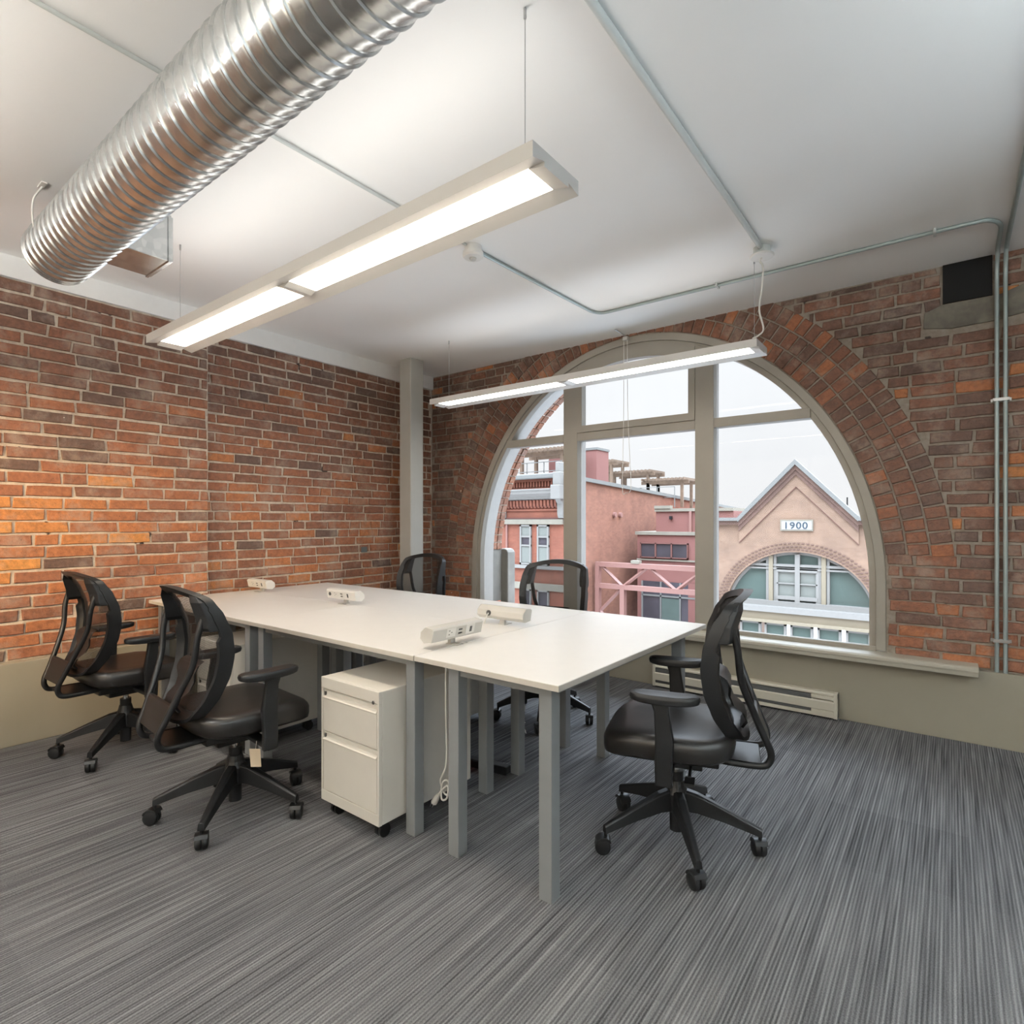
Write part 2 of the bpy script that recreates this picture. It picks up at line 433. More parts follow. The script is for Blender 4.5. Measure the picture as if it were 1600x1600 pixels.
# window wall
def ell(off, x, cx=CXW):
    t = (x-cx)/(AW+off)
    return ZW + (BW+off)*math.sqrt(max(0, 1-t*t)) if abs(t) < 1 else None
ZR = 1.06; NR = 3; RP = .116
def xbound(z):
    if z <= ZW: return AW
    off = 0 if z < ZR else NR*RP-.004
    s = (z-ZW)/(BW+off)
    return (AW+off)*math.sqrt(1-s*s) if s < 1 else None
def clip_win(a, b, z):
    out = [(a, b)]
    for cx in (CXW, CX2):
        hb = xbound(z)
        if hb is None: continue
        lo, hi = cx-hb-.006, cx+hb+.006; nw = []
        for p, q in out:
            if q <= lo or p >= hi: nw.append((p, q)); continue
            if p < lo: nw.append((p, lo))
            if q > hi: nw.append((hi, q))
        out = nw
    # openings: dark square hole and the plaster patch
    nw = []
    for p, q in out:
        for (hx0, hx1, hz0, hz1) in ((4.155, 4.385, 2.553, 2.8), (4.06, 4.53, 2.40, 2.553)):
            if hz0 < z < hz1 and q > hx0 and p < hx1:
                if p < hx0: nw.append((p, hx0))
                p = max(p, hx1)
        if q-p > .01: nw.append((p, q))
    return nw
mb = MB()
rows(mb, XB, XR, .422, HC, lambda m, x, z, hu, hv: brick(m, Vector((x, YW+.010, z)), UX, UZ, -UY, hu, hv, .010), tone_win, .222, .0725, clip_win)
for cx in (CXW, CX2):
    for k in range(NR):
        off = RP*(k+.5); a, b = AW+off, BW+off; th = math.asin((ZR-ZW)/b)
        while th < PI-math.asin((ZR-ZW)/b):
            ds = .077; sp = math.hypot(a*math.sin(th), b*math.cos(th)); dt = ds/sp
            tm = th+dt/2; p = Vector((cx+a*math.cos(tm), YW+.010, ZW+b*math.sin(tm)))
            T = Vector((-a*math.sin(tm), 0, b*math.cos(tm))).normalized(); Nn = T.cross(UY).normalized()
            if Nn.dot(p-Vector((cx, YW, ZW))) < 0: Nn = -Nn
            if p.z < HC+.05 and XB+.02 < p.x < XR and (cx == CXW or p.x > 4.42+.0) and not (cx == CXW and p.x > 4.45):
                mb.cur = tone_ring(p.x, p.z)
                brick(mb, p, T, Nn, -UY, ds/2-.005, RP/2-.0055, .010, .0028)
            th += dt
ww = mb.build('wall_window', M['brick']); struct(ww, 'old brown red brick wall with arched brick ring')
mb = MB()
def wallpoly(y):
    xs = [XB-.2]
    segs = []
    for cx in (CXW, CX2):
        n = 72
        pts = [(cx-AW, .45)] + [(cx-AW*math.cos(PI*i/n), ZW+BW*math.sin(PI*i/n)) for i in range(n+1)] + [(cx+AW, .45)]
        segs.append(pts)
    return segs
prev = XB-.2; yb0, yb1 = YW+.010, .30
for cx in (CXW, CX2):
    mb.box(prev, cx-AW, yb0, yb1, .41, HC)
    n = 72
    for i in range(n):
        x0, x1 = cx-AW*math.cos(PI*i/n), cx-AW*math.cos(PI*(i+1)/n)
        z0, z1 = ZW+BW*math.sin(PI*i/n), ZW+BW*math.sin(PI*(i+1)/n)
        mb.add([(x0, yb0, z0), (x1, yb0, z1), (x1, yb0, HC), (x0, yb0, HC), (x0, yb1, z0), (x1, yb1, z1), (x1, yb1, HC), (x0, yb1, HC)],
               [(0, 1, 2, 3), (7, 6, 5, 4), (0, 4, 5, 1)])
    prev = cx+AW
mb.box(prev, 4.1 if False else XR, yb0, yb1, .41, HC)
struct(mb.build('mortar', M['mortar_grey'], ww))
# plaster patch and the square black hole (a flat black slab, its inner shade put in as colour)
struct(MB().prism([(4.065, 2.43), (4.2, 2.405), (4.38, 2.41), (4.53, 2.43), (4.55, 2.60), (4.42, 2.555), (4.15, 2.552), (4.07, 2.52)], 'y', YW-.002, YW+.012).build('plaster_patch', M['plaster'], ww, bevel=.003))
hole = B(4.158, 4.383, YW-.004, YW+.009, 2.557, HC-.001).build('trim_4', M['voidblack']); struct(hole, 'square black opening high in the brick wall')

# ------------------------------------------------------------------ arched windows
def band(mb, cx, o0, o1, y0, y1, zb, n=64, t0=0, t1=PI, legs=True):
    """solid arch band between offsets o0 (inner) and o1 (outer)."""
    def prof(o):
        pts = [(cx+(AW+o)*math.cos(t0+(t1-t0)*i/n), ZW+(BW+o)*math.sin(t0+(t1-t0)*i/n)) for i in range(n+1)]
        if legs: pts = [(pts[0][0], zb)]+pts+[(pts[-1][0], zb)]
        return pts
    I, O = prof(o0), prof(o1); m = len(I)
    vs = [(x, y0, z) for x, z in I]+[(x, y0, z) for x, z in O]+[(x, y1, z) for x, z in I]+[(x, y1, z) for x, z in O]
    fs = []
    for i in range(m-1):
        fs += [(i, i+1, m+i+1, m+i), (2*m+i, 3*m+i, 3*m+i+1, 2*m+i+1), (i, 2*m+i, 2*m+i+1, i+1), (m+i, m+i+1, 3*m+i+1, 3*m+i)]
    fs += [(0, m, 3*m, 2*m), (m-1, 3*m-1, 4*m-1, 2*m-1)]
    mb.add(vs, fs)
def window(n, cx, label):
    w = bpy.data.objects.new('window_%d' % n, None); COL.objects.link(w); w['kind'] = 'structure'; w['label'] = label
    mb = MB(); band(mb, cx, -.055, -.001, YW+.004, .13, .462); mb.build('outer_frame', M['frame'], w, bevel=.004)
    mb = MB(); band(mb, cx, -.092, -.055, YW+.022, .13, .462); mb.build('inner_frame', M['frame'], w, bevel=.003)
    mb = MB(); band(mb, cx, -.085, -.001, .131, .27, .462); mb.build('outside_frame', M['framewhite'], w)
    x1, x2 = cx-.656, cx-.516; x3, x4 = cx+.514, cx+.654
    def top(x, o=-.07): return ell(o, x, cx)
    for a, b in ((x1, x2), (x3, x4)):
        MB().prism([(a, .462), (b, .462), (b, top(b)), (a, top(a))], 'y', YW+.012, .13).build('mullion', M['frame'], w, bevel=.004)
        MB().prism([(a+.02, .462), (b-.02, .462), (b-.02, top(b)), (a+.02, top(a))], 'y', .131, .235).build('mullion_outside', M['framewhite'], w)
    hb = (AW-.07)*math.sqrt(1-((2.0-ZW)/(BW-.07))**2)
    for a, b in ((cx-hb, x1), (x2, x3), (x4, cx+hb)):
        B(a, b, YW+.014, .13, 1.965, 2.035).build('transom', M['frame'], w, bevel=.004)
        B(a, b, .131, .20, 1.975, 2.025).build('transom_outside', M['framewhite'], w)
    B(cx-AW+.05, cx+AW-.05, YW+.014, .10, .452, .484).build('bottom_rail', M['frame'], w, bevel=.004)
    # opening light in the middle above the transom
    mb = MB()
    mb.box(x2, x3, YW+.004, .115, 2.036, 2.092)
    t0, t1 = math.acos((x3-cx)/(AW-.09)), math.acos((x2-cx)/(AW-.09))
    mb.box(x2, x2+.05, YW+.005, .114, 2.09, top(x2+.05, -.10)); mb.box(x3-.05, x3, YW+.005, .114, 2.09, top(x3-.05, -.10))
    band(mb, cx, -.175, -.092, YW+.006, .113, 0, 24, t0, t1, False)
    mb.build('opening_sash', M['frame'], w)
    g = MB(); k = 60
    pts = [(cx-(AW-.08)*math.cos(PI*i/k), ZW+(BW-.08)*math.sin(PI*i/k)) for i in range(k+1)]
    pts = [(cx-AW+.08, .46)]+pts+[(cx+AW-.08, .46)]
    g.add([(x, .122, z) for x, z in pts], [tuple(range(len(pts)))])
    g.build('glass', M['glass'], w)
    # outside brick soffit of the arch, two headers deep, and stone jamb
    mb = MB(); a, b = AW-.045, BW-.045; th = math.asin((1.0-ZW)/b)
    while th < PI-math.asin((1.0-ZW)/b):
        dt = .078/math.hypot(a*math.sin(th), b*math.cos(th)); tm = th+dt/2
        p = Vector((cx+a*math.cos(tm), 0, ZW+b*math.sin(tm))); T = Vector((-a*math.sin(tm), 0, b*math.cos(tm))).normalized()
        Nn = Vector((-T.z, 0, T.x)); 
        if Nn.dot(p-Vector((cx, 0, ZW))) > 0: Nn = -Nn
        for yy in (.32, .405):
            mb.cur = (random.uniform(.35, .6), 0, 0)
            brick(mb, p+UY*yy, T, UY, Nn, .034, .037, .012, .002)
        th += dt
    mb.build('outside_brick_arch', M['brick'], w)
    mb = MB(); band(mb, cx, -.042, .6, .275, .45, .45); mb.build('outside_wall', M['mortar'], w)
    for s in (-1, 1):
        q = [(cx+s*(AW-.03), -.5), (cx+s*(AW-.13), -.5), (cx+s*(AW-.13), .95), (cx+s*(AW-.11), .98), (cx+s*(AW-.08), .99), (cx+s*(AW-.03), .99)]
        B(cx+s*(AW-.048), cx+s*(AW+.2), .272, .46, .45, .985).build('stone_quoin', M['greystone'], w, bevel=.006)
        MB().prism(q, 'y', .455, .58).build('stone_jamb', M['greystone'], w, bevel=.01)
    B(cx-AW-.1, cx+AW+.1, .22, .46, .30, .385).build('outside_sill', M['greystone'], w, bevel=.005)
    return w
window(1, CXW, 'large half-round window with mullions and a transom')
window(2, CX2, 'second half-round window')

# added glowing panel for warm frontal fill, unseen behind the camera
gp = bpy.data.objects.new('window_3', None); COL.objects.link(gp); struct(gp, 'added glowing fill panel on the unseen back wall')
B(.8, 5.4, YBK+.012, YBK+.02, .85, 2.35).build('fill_glow', emis('warm_fill_glow', (1.0, .86, .66), 2.6), gp)
mb = MB()
for x in (.76, 2.3, 3.86, 5.4): mb.box(x, x+.04, YBK, YBK+.05, .81, 2.39)
mb.box(.76, 5.44, YBK, YBK+.05, .81, .85); mb.box(.76, 5.44, YBK, YBK+.05, 2.35, 2.39)
mb.build('fill_panel_frame', M['frame'], gp)

# ------------------------------------------------------------------ column
c = B(.108, .262, -.61, -.45, 0, HC).build('structural_column', M['column'], bevel=.008)
tag(c, 'square grey painted column standing before the left brick corner', 'column')

# ------------------------------------------------------------------ desks
ZT = .745
def desk(x0, x1, y0, y1, lx, ly, label, group):
    t = thing('office_desk', label, 'desk', ((x0+x1)/2, (y0+y1)/2, 0), 0, group)
    cx, cy = (x0+x1)/2, (y0+y1)/2
    B(x0-cx+.0008, x1-cx-.0008, y0-cy+.0008, y1-cy-.0008, .7235, ZT).build('tabletop', M['desk'], t, bevel=.0012, seg=1)
    mb = MB(); e = .0006
    mb.box(x0-cx+e-.0004, x1-cx-e+.0004, y0-cy+e-.0004, y1-cy-e+.0004, .7245, .7425)
    mb.build('edge_band', M['edge'], t)
    for X in lx:
        for Y in ly: B(X[0]-cx, X[1]-cx, Y[0]-cy, Y[1]-cy, .0, .7235).build('leg', M['leg'], t, bevel=.003)
    mb = MB()
    for Y in ly: mb.box(lx[0][1]-cx, lx[1][0]-cx, Y[0]-cy+.012, Y[1]-cy-.012, .685, .7235)
    for X in lx: mb.box(X[0]-cx+.012, X[1]-cx-.012, ly[0][1]-cy, ly[1][0]-cy, .685, .7235)
    mb.build('under_frame', M['leg'], t)
    return t
LW = .052
lyA = ((-2.61, -2.558), (-2.161, -2.109)); lyB = ((-1.913, -1.861), (-1.477, -1.425))
lx1 = ((-.02, .03), (1.135, 1.187)); lx2 = ((1.275, 1.327), (2.437, 2.489))
G = 'white office desks pushed together'
desk(-.065, 1.232, -2.655, -1.962, lx1, lyA, 'white desk by the left brick wall, on the near side', G)
desk(1.232, 2.529, -2.655, -1.962, lx2, lyA, 'white desk with the nearest white pedestal beneath it', G)
desk(-.065, 1.232, -1.962, -1.268, lx1, lyB, 'white desk in the far left corner next to the column', G)
desk(1.232, 2.529, -1.962, -1.268, lx2, lyB, 'white desk on the window side, between corner desk and end desk', G)
desk(2.532, 3.204, -2.652, -1.266, ((2.676, 2.728), (3.097, 3.149)), ((-2.61, -2.558), (-1.463, -1.411)), 'white end desk set crossways at the right of the group', G)

# ------------------------------------------------------------------ pedestals
def pedestal(label, loc, rz, W=.385, D=.54):
    t = thing('mobile_pedestal', label, 'drawer cabinet', loc, rz, 'white mobile pedestals under the desks')
    x0, x1 = -W/2, W/2; y0, y1 = -D/2, D/2
    B(x0, x1, y0+.018, y1, .07, .60).build('body', M['pedestal'], t, bevel=.004)
    mb = MB(); mb.box(x0, x1, y0, y0+.018, .552, .60); mb.box(x0, x1, y0, y0+.018, .07, .115)
    mb.box(x0, x0+.012, y0, y0+.018, .115, .552); mb.box(x1-.012, x1, y0, y0+.018, .115, .552)
    mb.build('front_frame', M['pedestal'], t, bevel=.002)
    B(x0+.012, x1-.012, y0+.012, y0+.0175, .115, .552).build('recess_panel', M['pedestal'], t)
    for a, b in ((.372, .549), (.118, .369)):
        d = MB(); d.prism([(y0+.001, a), (y0+.001, b-.040), (y0-.004, b-.036), (y0-.003, b-.033), (y0+.009, b-.024), (y0+.009, b-.008), (y0+.002, b-.001), (y0+.0165, b-.001), (y0+.0165, a)], 'x', x0+.015, x1-.015)
        dr = d.build('drawer', M['pedestal'], t, bevel=.0012)
        B(x0+.018, x0+.028, y0+.004, y0+.0105, b-.032, b-.012).build('label_holder', M['slot'], dr)
    MB().cyl((x1-.03, y0-.004, .555), (x1-.03, y0+.003, .555), .008, 14).build('lock', M['chrome'], t)
    for sx in (-1, 1):
        for sy in (-1, 1):
            X, Y = sx*(W/2-.045), sy*(D/2-.05)
            cs = MB()
            for k in (-1, 1): cs.cyl((X+k*.004, Y+.006, .027), (X+k*.017, Y+.006, .027), .027, 18)
            cs.prism([(Y-.024, .045), (Y+.02, .045), (Y+.02, .07), (Y-.02, .07)], 'x', X-.02, X+.02)
            cs.build('caster', M['black'], t, smooth=True)
    return t
pedestal('white two drawer pedestal on casters standing nearest, beside the hanging plug', (2.228, -2.465, 0), 0)
pedestal('white pedestal under the desk behind the leftmost chairs', (.938, -2.42, 0), 0)
pedestal('white pedestal under the corner desk, drawers facing the window', (.262, -1.56, 0), PI)
pedestal('white pedestal under the window side desk, drawers facing the window', (1.655, -1.60, 0), PI)

# ------------------------------------------------------------------ desk power units
def power_unit(label, loc, rz, L=.27, mat='white_plastic', cable=False, front_grommet=False):
    """long axis along local x, sockets on the local -y face."""
    t = thing('desk_power_unit', label, 'power outlet', loc, rz, 'desk power units')
    dz = .012
    P = [(-.030, .030), (-.042, .080), (-.034, .088), (.006, .092), (.032, .070), (.036, .042), (.014, .024)]
    MB().prism(P, 'x', -L/2, L/2).build('housing', M[mat], t, bevel=.003)
    for s in (-1, 1): MB().prism([(a*1.0+.0, b) for a, b in P], 'x', s*L/2, s*(L/2+.004)).build('end_cap', M[mat], t, bevel=.0015)
    fy = lambda z: -.030-(z-.030)*.24-.0008
    def plate(nm, xa, xb, za, zb, m, d=.0012, par=None):
        return MB().prism([(fy(za), za), (fy(za)-d, za), (fy(zb)-d, zb), (fy(zb), zb)], 'x', xa, xb).build(nm, m, par or t)
    p1 = plate('outlet', -.075, -.02, .040, .078, M['white_plastic'])
    for (xa, za) in ((-.062, .066), (-.062, .050), (-.048, .058)): plate('slot', xa, xa+.007, za, za+.003, M['slot'], .0022, p1)
    p2 = plate('usb_port', .0, .02, .062, .068, M['slot'], .0018); p3 = plate('usb_port', .0, .02, .046, .052, M['slot'], .0018)
    p4 = plate('data_plate', .045, .10, .038, .080, M['white_plastic'])
    plate('data_port', .068, .082, .046, .070, M['slot'], .0022, p4)
    mb = MB(); mb.box(-.014, .014, -.004, .014, .003, .034); mb.box(-.02, .02, -.045, .02, .0, .004)
    mb.build('clamp', M['warm_plastic'], t)
    MB().tube([(.02, -.03, .006), (.03, -.045, .008), (.045, -.045, .004), (.05, -.03, .003)], .0022, 8).build('clamp_lever', M['steel'], t)
    if front_grommet:
        MB().cyl((-.112, fy(.058)+.002, .058), (-.112, fy(.058)-.002, .058), .012, 18).build('cable_grommet', M['slot'], t)
    if cable:
        MB().cyl((.07, .030, .056), (.07, .038, .056), .014, 18).build('cable_grommet', M['slot'], t)
        MB().tube(crom([(.07, .036, .056), (.074, .05, .035), (.08, .052, .015), (.085, .05, .001)], 5), .003, 8).build('cable', M['white_plastic'], t)
    return t
power_unit('grey white power unit standing nearest, on the seam beside the end desk', (2.497, -2.40, ZT), R(90), .30, 'warm_plastic')
power_unit('beige power unit seen from behind, with a cable in its round grommet', (2.385, -1.905, ZT), R(180), .29, 'warm_plastic', True)
power_unit('white power unit on the middle of the seam, sockets facing the near side', (1.12, -1.945, ZT), 0, .29, 'white_plastic', False, True)
power_unit('small looking white power unit at the far left end by the wall', (.085, -1.945, ZT), 0, .26)

# ------------------------------------------------------------------ cables and power bar
t = thing('extension_cord', 'white cord with three prong plug hanging between the two nearest desk legs', 'cord', (2.556, -2.50, 0))
MB().tube(crom([(0, 0, .70), (0, 0, .5), (.005, 0, .34), (-.002, .0, .26), (-.03, .0, .2), (-.015, .01, .145), (.02, .01, .16), (.01, 0, .21), (-.02, 0, .19), (-.02, -.005, .13), (.01, -.005, .14), (.012, 0, .19), (-.02, 0, .165), (-.045, 0, .135)], 6), .0038, 8).build('cable', M['white_plastic'], t, smooth=True)
pl = MB().tube([(-.04, 0, .14), (-.055, 0, .118), (-.068, 0, .098)], [.007, .013, .014], 10).build('plug', M['white_plastic'], t, smooth=True)
mb = MB()
for dx, dy in ((-.006, -.006), (.006, -.006), (0, .007)): mb.tube([(-.068+dx, dy, .10), (-.080+dx, dy, .078)], .0022, 6)
mb.build('prong', M['steel'], pl)
B(-.012, .012, -.01, .01, .695, .7235).build('cable_clip', M['black'], t)
t = thing('cable_bundle', 'bundle of thin white cables hanging under the desks behind the legs', 'cable bundle', (2.43, -1.80, 0))
mb = MB()
for k in range(6):
    a = random.uniform(-.02, .02); b = random.uniform(-.03, .03)
    mb.tube(crom([(0+a*.2, 0, .70), (a*.3, 0, .46), (a-.01, b*.3, .38), (a*1.6, b, .30), (a*.6-.01, b, .22), (a+.012, b, .16+random.uniform(0, .06))], 5), .003, 6)
mb.build('cables', M['white_plastic'], t, smooth=True)
t = thing('power_bar', 'black power bar with a red light on the carpet under the desks', 'power bar', (2.27, -1.955, 0), R(8))
B(-.17, .17, -.025, .025, 0, .042).build('body', M['black'], t, bevel=.006)
B(-.06, -.048, -.0275, -.024, .02, .03).build('indicator_light', M['red_led'], t)
MB().tube(crom([(-.17, 0, .02), (-.3, .05, .012), (-.4, -.04, .008), (-.55, .1, .008), (-.7, .35, .008)], 6), .0045, 8).build('cable', M['black'], t)

# ------------------------------------------------------------------ chairs
def yb(z):
    T = [(.44, -.225), (.50, -.212), (.58, -.180), (.66, -.160), (.74, -.154), (.82, -.163), (.90, -.190), (.96, -.222), (1.03, -.265)]
    for (a, p), (b, q) in zip(T, T[1:]):
        if z <= b: s = max(0, (z-a)/(b-a)); s = s*s*(3-2*s)*.5+s*.5; return p+(q-p)*s
    return T[-1][1]
def back_pt(x, z, dy=0): return Vector((x, yb(z)+.85*x*x+dy, z))
RINGH = [(0, .468), (.09, .472), (.160, .495), (.200, .565), (.226, .66), (.238, .76), (.238, .85), (.228, .925), (.206, .972), (.10, 1.002), (0, 1.010)]
RINGP = [(x, z) for x, z in RINGH] + [(-x, z) for x, z in RINGH[-2:0:-1]]
ring2d = [(p.x, p.z) for p in crom([(x, 0, z) for x, z in RINGP], 5, True)]
def make_chair():
    t = bpy.data.objects.new('office_chair', None); COL.objects.link(t)
    # seat cushion
    rings = []
    for z, s in ((.400, .80), (.403, .93), (.415, .985), (.435, 1.0), (.46, 1.0), (.474, .975), (.483, .93), (.487, .85), (.488, .6), (.488, .25)):
        r = []
        for k in range(44):
            a = 2*PI*k/44; ca, sa = math.cos(a), math.sin(a); e = .52
            x = .252*s*math.copysign(abs(ca)**e, ca); y = .025+.245*s*math.copysign(abs(sa)**e, sa)
            dz = -.030*max(0, (y-.12)/.15)**2 + .012*max(0, (-y-.05)/.16)**2 + .10*(x*x)*(1 if z > .45 else 0)
            r.append((x, y, z+dz))
        rings.append(r)
    MB().loft(rings).build('seat', M['leather'], t, smooth=True)
    # backrest ring: rectangular section swept round the outline
    n = len(ring2d); rr = []
    for i in range(n):
        (x0, z0), (x, z), (x1, z1) = ring2d[i-1], ring2d[i], ring2d[(i+1) % n]
        tx, tz = x1-x0, z1-z0; l = math.hypot(tx, tz); nx, nz = -tz/l, tx/l   # inward normal (ccw)
        w = .036 if z < .9 else .028; dp = .050 if z < .80 else (.036 if z < .93 else .026)
        p0 = back_pt(x, z); p1 = back_pt(x+nx*w, z+nz*w)
        rr.append([p0+Vector((0, .008, 0)), p1+Vector((0, .004, 0)), p1+Vector((0, -.016, 0)), p1*.35+p0*.65+Vector((0, -dp, 0)), p0+Vector((0, -dp, 0))])
    rr.append(rr[0])
    MB().loft([[tuple(q) for q in r] for r in rr], caps=False).build('backrest_frame', M['black'], t, smooth=True)
    # woven mesh stretched in the ring
    mb = MB(); mb.uv = []; zs = [.478+(1.0-.478)*i/22 for i in range(23)]
    def halfw(z):
        best = .02
        for i in range(n):
            (x, a), (x1, b) = ring2d[i], ring2d[(i+1) % n]
            if x >= 0 and x1 >= 0 and (a-z)*(b-z) <= 0 and a != b: best = max(best, x+(x1-x)*(z-a)/(b-a))
        return best
    vs = []
    for z in zs:
        h = halfw(z)-.012
        for j in range(13):
            x = h*(-1+2*j/12); p = back_pt(x, z, -.002); vs.append(p); mb.uv.append((x*1.0+.5, z*1.0))
    fs = [(i*13+j, i*13+j+1, (i+1)*13+j+1, (i+1)*13+j) for i in range(22) for j in range(12)]
    mb.add(vs, fs); mb.build('back_mesh', M['mesh'], t, smooth=True)
    # tube frame: two runs looping under the seat
    for s in (-1, 1):
        pts = [(s*.196, -.200, .90), (s*.194, -.222, .82), (s*.178, -.234, .71), (s*.145, -.272, .60), (s*.122, -.312, .50), (s*.112, -.334, .445),
               (s*.108, -.331, .408), (s*.107, -.305, .388), (s*.104, -.22, .385), (s*.095, -.12, .385), (s*.085, -.04, .385)]
        MB().tube(crom(pts, 5), .0125, 10).build('back_tube', M['black'], t, smooth=True)
        q = []
        for z, w, d in ((.985, .02, .020), (.955, .040, .040), (.90, .046, .056), (.855, .044, .068), (.84, .036, .066)):
            xo = s*(halfw(min(z, .98))-.002); xi = xo-s*(w+.012)
            po, pi_ = back_pt(xo, z), back_pt(xi, z)
            q.append([tuple(po+Vector((0, -.006, 0))), tuple(pi_+Vector((0, -.006, 0))), tuple(pi_+Vector((0, -d-.006, 0))), tuple(po+Vector((s*-.004, -d-.002, 0)))])
        MB().loft(q).build('tube_bracket', M['black'], t, bevel=.003)
    # lumbar support: S shaped plastic panel behind the mesh
    q = []
    for y, z, w in ((-.160, .70, .095), (-.180, .69, .10), (-.195, .66, .10), (-.192, .625, .09), (-.205, .59, .080), (-.240, .562, .072), (-.252, .53, .068), (-.236, .505, .062)):
        q.append([(-w, y+.0, z), (w, y+.0, z), (w, y-.008, z-.005), (-w, y-.008, z-.005)])
    MB().loft(q).build('lumbar_support', M['black'], t, bevel=.002, smooth=True)
    # plates bridging the tubes
    q = [[(-w, y, z), (w, y, z), (w, y-.012, z-.004), (-w, y-.012, z-.004)] for y, z, w in ((-.286, .560, .128), (-.306, .505, .118), (-.326, .455, .108))]
    MB().loft(q).build('rear_plate', M['black'], t, bevel=.003)
    B(-.10, .10, -.305, -.16, .380, .394).build('lower_plate', M['black'], t, bevel=.003)
    # mechanism, lift
    mb = MB(); mb.box(-.11, .11, -.16, .12, .352, .405); mb.box(-.07, .07, -.10, .08, .318, .352)
    mb.build('tilt_mechanism', M['black'], t, bevel=.006)
    mb = MB(); mb.tube([(.06, .03, .352), (.17, .03, .348), (.24, .035, .335)], [.006, .006, .008], 8); mb.box(.21, .27, .02, .05, .328, .338)
    mb.build('height_lever', M['black'], t)
    mb = MB(); mb.tube([(-.06, -.06, .352), (-.2, -.06, .345)], .006, 8); mb.box(-.25, -.19, -.08, -.045, .335, .346)
    mb.build('tilt_lever', M['black'], t)
    MB().cyl((0, 0, .05), (0, 0, .285), .027, 20).build('lift_sleeve', M['black'], t, smooth=True)
    MB().cyl((0, 0, .28), (0, 0, .33), .014, 16).build('gas_lift', M['chrome'], t, smooth=True)
    # armrests
    for s in (-1, 1):
        a = MB()
        X = s*.284
        q = []
        for y, z, hy, hx in ((.02, .338, .030, .012), (.022, .40, .030, .014), (.018, .50, .032, .015), (.028, .60, .026, .013), (.035, .632, .030, .013)):
            q.append([(X-hx, y-hy, z), (X+hx, y-hy, z), (X+hx, y+hy, z), (X-hx, y+hy, z)])
        a.loft(q); a.box(min(X, s*.09), max(X, s*.09), -.005, .045, .346, .366)
        ar = a.build('armrest', M['black'], t, bevel=.006)
        q = []
        for z, sc in ((.630, .86), (.634, .97), (.646, 1.0), (.656, .97), (.661, .88)):
            r = []
            for k in range(28):
                an = 2*PI*k/28; ca, sa = math.cos(an), math.sin(an); e = .62
                x = X-s*.006+.040*sc*math.copysign(abs(ca)**e, ca); y = .02+.122*sc*math.copysign(abs(sa)**e, sa)
                r.append((x, y, z+.006*abs((y-.02)/.12)**2))
            q.append(r)
        MB().loft(q).build('arm_pad', M['black'], ar, smooth=True)
    # star base
    mb = MB(); mb.lathe([(.036, .125), (.046, .14), (.046, .20), (.036, .225), (.030, .25)], n=20)
    for k in range(5):
        c, s_ = math.cos(2*PI*k/5), math.sin(2*PI*k/5)
        def Q(r, w, z): return (r*c-w*s_, r*s_+w*c, z)
        rg = []
        for r, w, zt, zb in ((.02, .026, .218, .135), (.08, .024, .205, .135), (.18, .020, .165, .115), (.28, .016, .122, .088), (.312, .014, .108, .078)):
            rg.append([Q(r, -w, zb), Q(r, w, zb), Q(r, w*.8, zt-.006), Q(r, w*.45, zt), Q(r, -w*.45, zt), Q(r, -w*.8, zt-.006)])
        mb.loft(rg)
    mb.build('star_base', M['black'], t, bevel=.002)
    for k in range(5):
        cs = MB()
        for s in (-1, 1): cs.lathe([(0.001, 0), (.029, 0), (.0305, .003), (.0305, .014), (.028, .019), (.018, .0225), (0.001, .0235)], n=22)
        # two wheels side by side, axis along local x
        vv = []; h = len(cs.v)//2
        for i, (x, y, z) in enumerate(cs.v):
            s = -1 if i < h else 1
            vv.append((s*(.002+z), y+.012, x+.0305))
        cs.v = vv
        cs.prism([(.040, .044), (.036, .056), (.022, .066), (.004, .069), (-.012, .064), (-.020, .050), (-.012, .050), (0, .058), (.022, .056), (.032, .044)], 'x', -.024, .024)
        cs.cyl((0, 0, .05), (0, 0, .095), .007, 10)
        cs.build('caster', M['black'], t, smooth=True, bevel=.001)
    return t
def kids(o): return [c for c in bpy.data.objects if c.parent == o]
def copy_tree(o, parent=None):
    c = o.copy(); COL.objects.link(c); c.parent = parent
    for ch in kids(o): copy_tree(ch, c)
    return c
def set_chair(t, x, y, rot, phase, label):
    t.location = (x, y, 0); t.rotation_euler = (0, 0, R(rot)); t['label'] = label; t['category'] = 'chair'
    t['group'] = 'black mesh back office chairs'
    ph = R(phase-rot); k = 0
    for ch in kids(t):
        if ch.name.startswith('star_base'): ch.rotation_euler = (0, 0, ph)
        if ch.name.startswith('caster'):
            a = ph+2*PI*k/5; ch.location = (.305*math.cos(a), .305*math.sin(a), 0)
            ch.rotation_euler = (0, 0, a+R((20, 160, 75, 250, 110)[k])); k += 1
proto = make_chair()
chairs = [(3.333, -1.993, 107, 17, 'black mesh chair at the end desk by the window, seen in profile'),
          (1.705, -2.945, -4, 23, 'black mesh chair with a paper tag, standing in front of the nearest pedestal'),
          (.545, -2.985, 1, 25, 'black mesh chair on the far left against the brick wall'),
          (.81, -1.15, 180, 40, 'black mesh chair at the corner desk in front of the column'),
          (2.11, -1.13, 190, 10, 'black mesh chair with its back to the arched window')]
things = [proto]+[copy_tree(proto) for _ in chairs[1:]]
for o, a in zip(things, chairs): set_chair(o, *a)
tg = thing('paper_tag', 'small buff paper tag hanging under the seat of the chair by the pedestal', 'paper tag', (1.925, -2.97, .335), R(50))
MB().prism([(-.024, 0), (-.018, -.075), (.022, -.078), (.018, -.004)], 'y', -.001, .001).build('card', M['card'], tg)
MB().tube([(0, 0, -.005), (.004, 0, .03)], .001, 6).build('string', M['white_plastic'], tg)

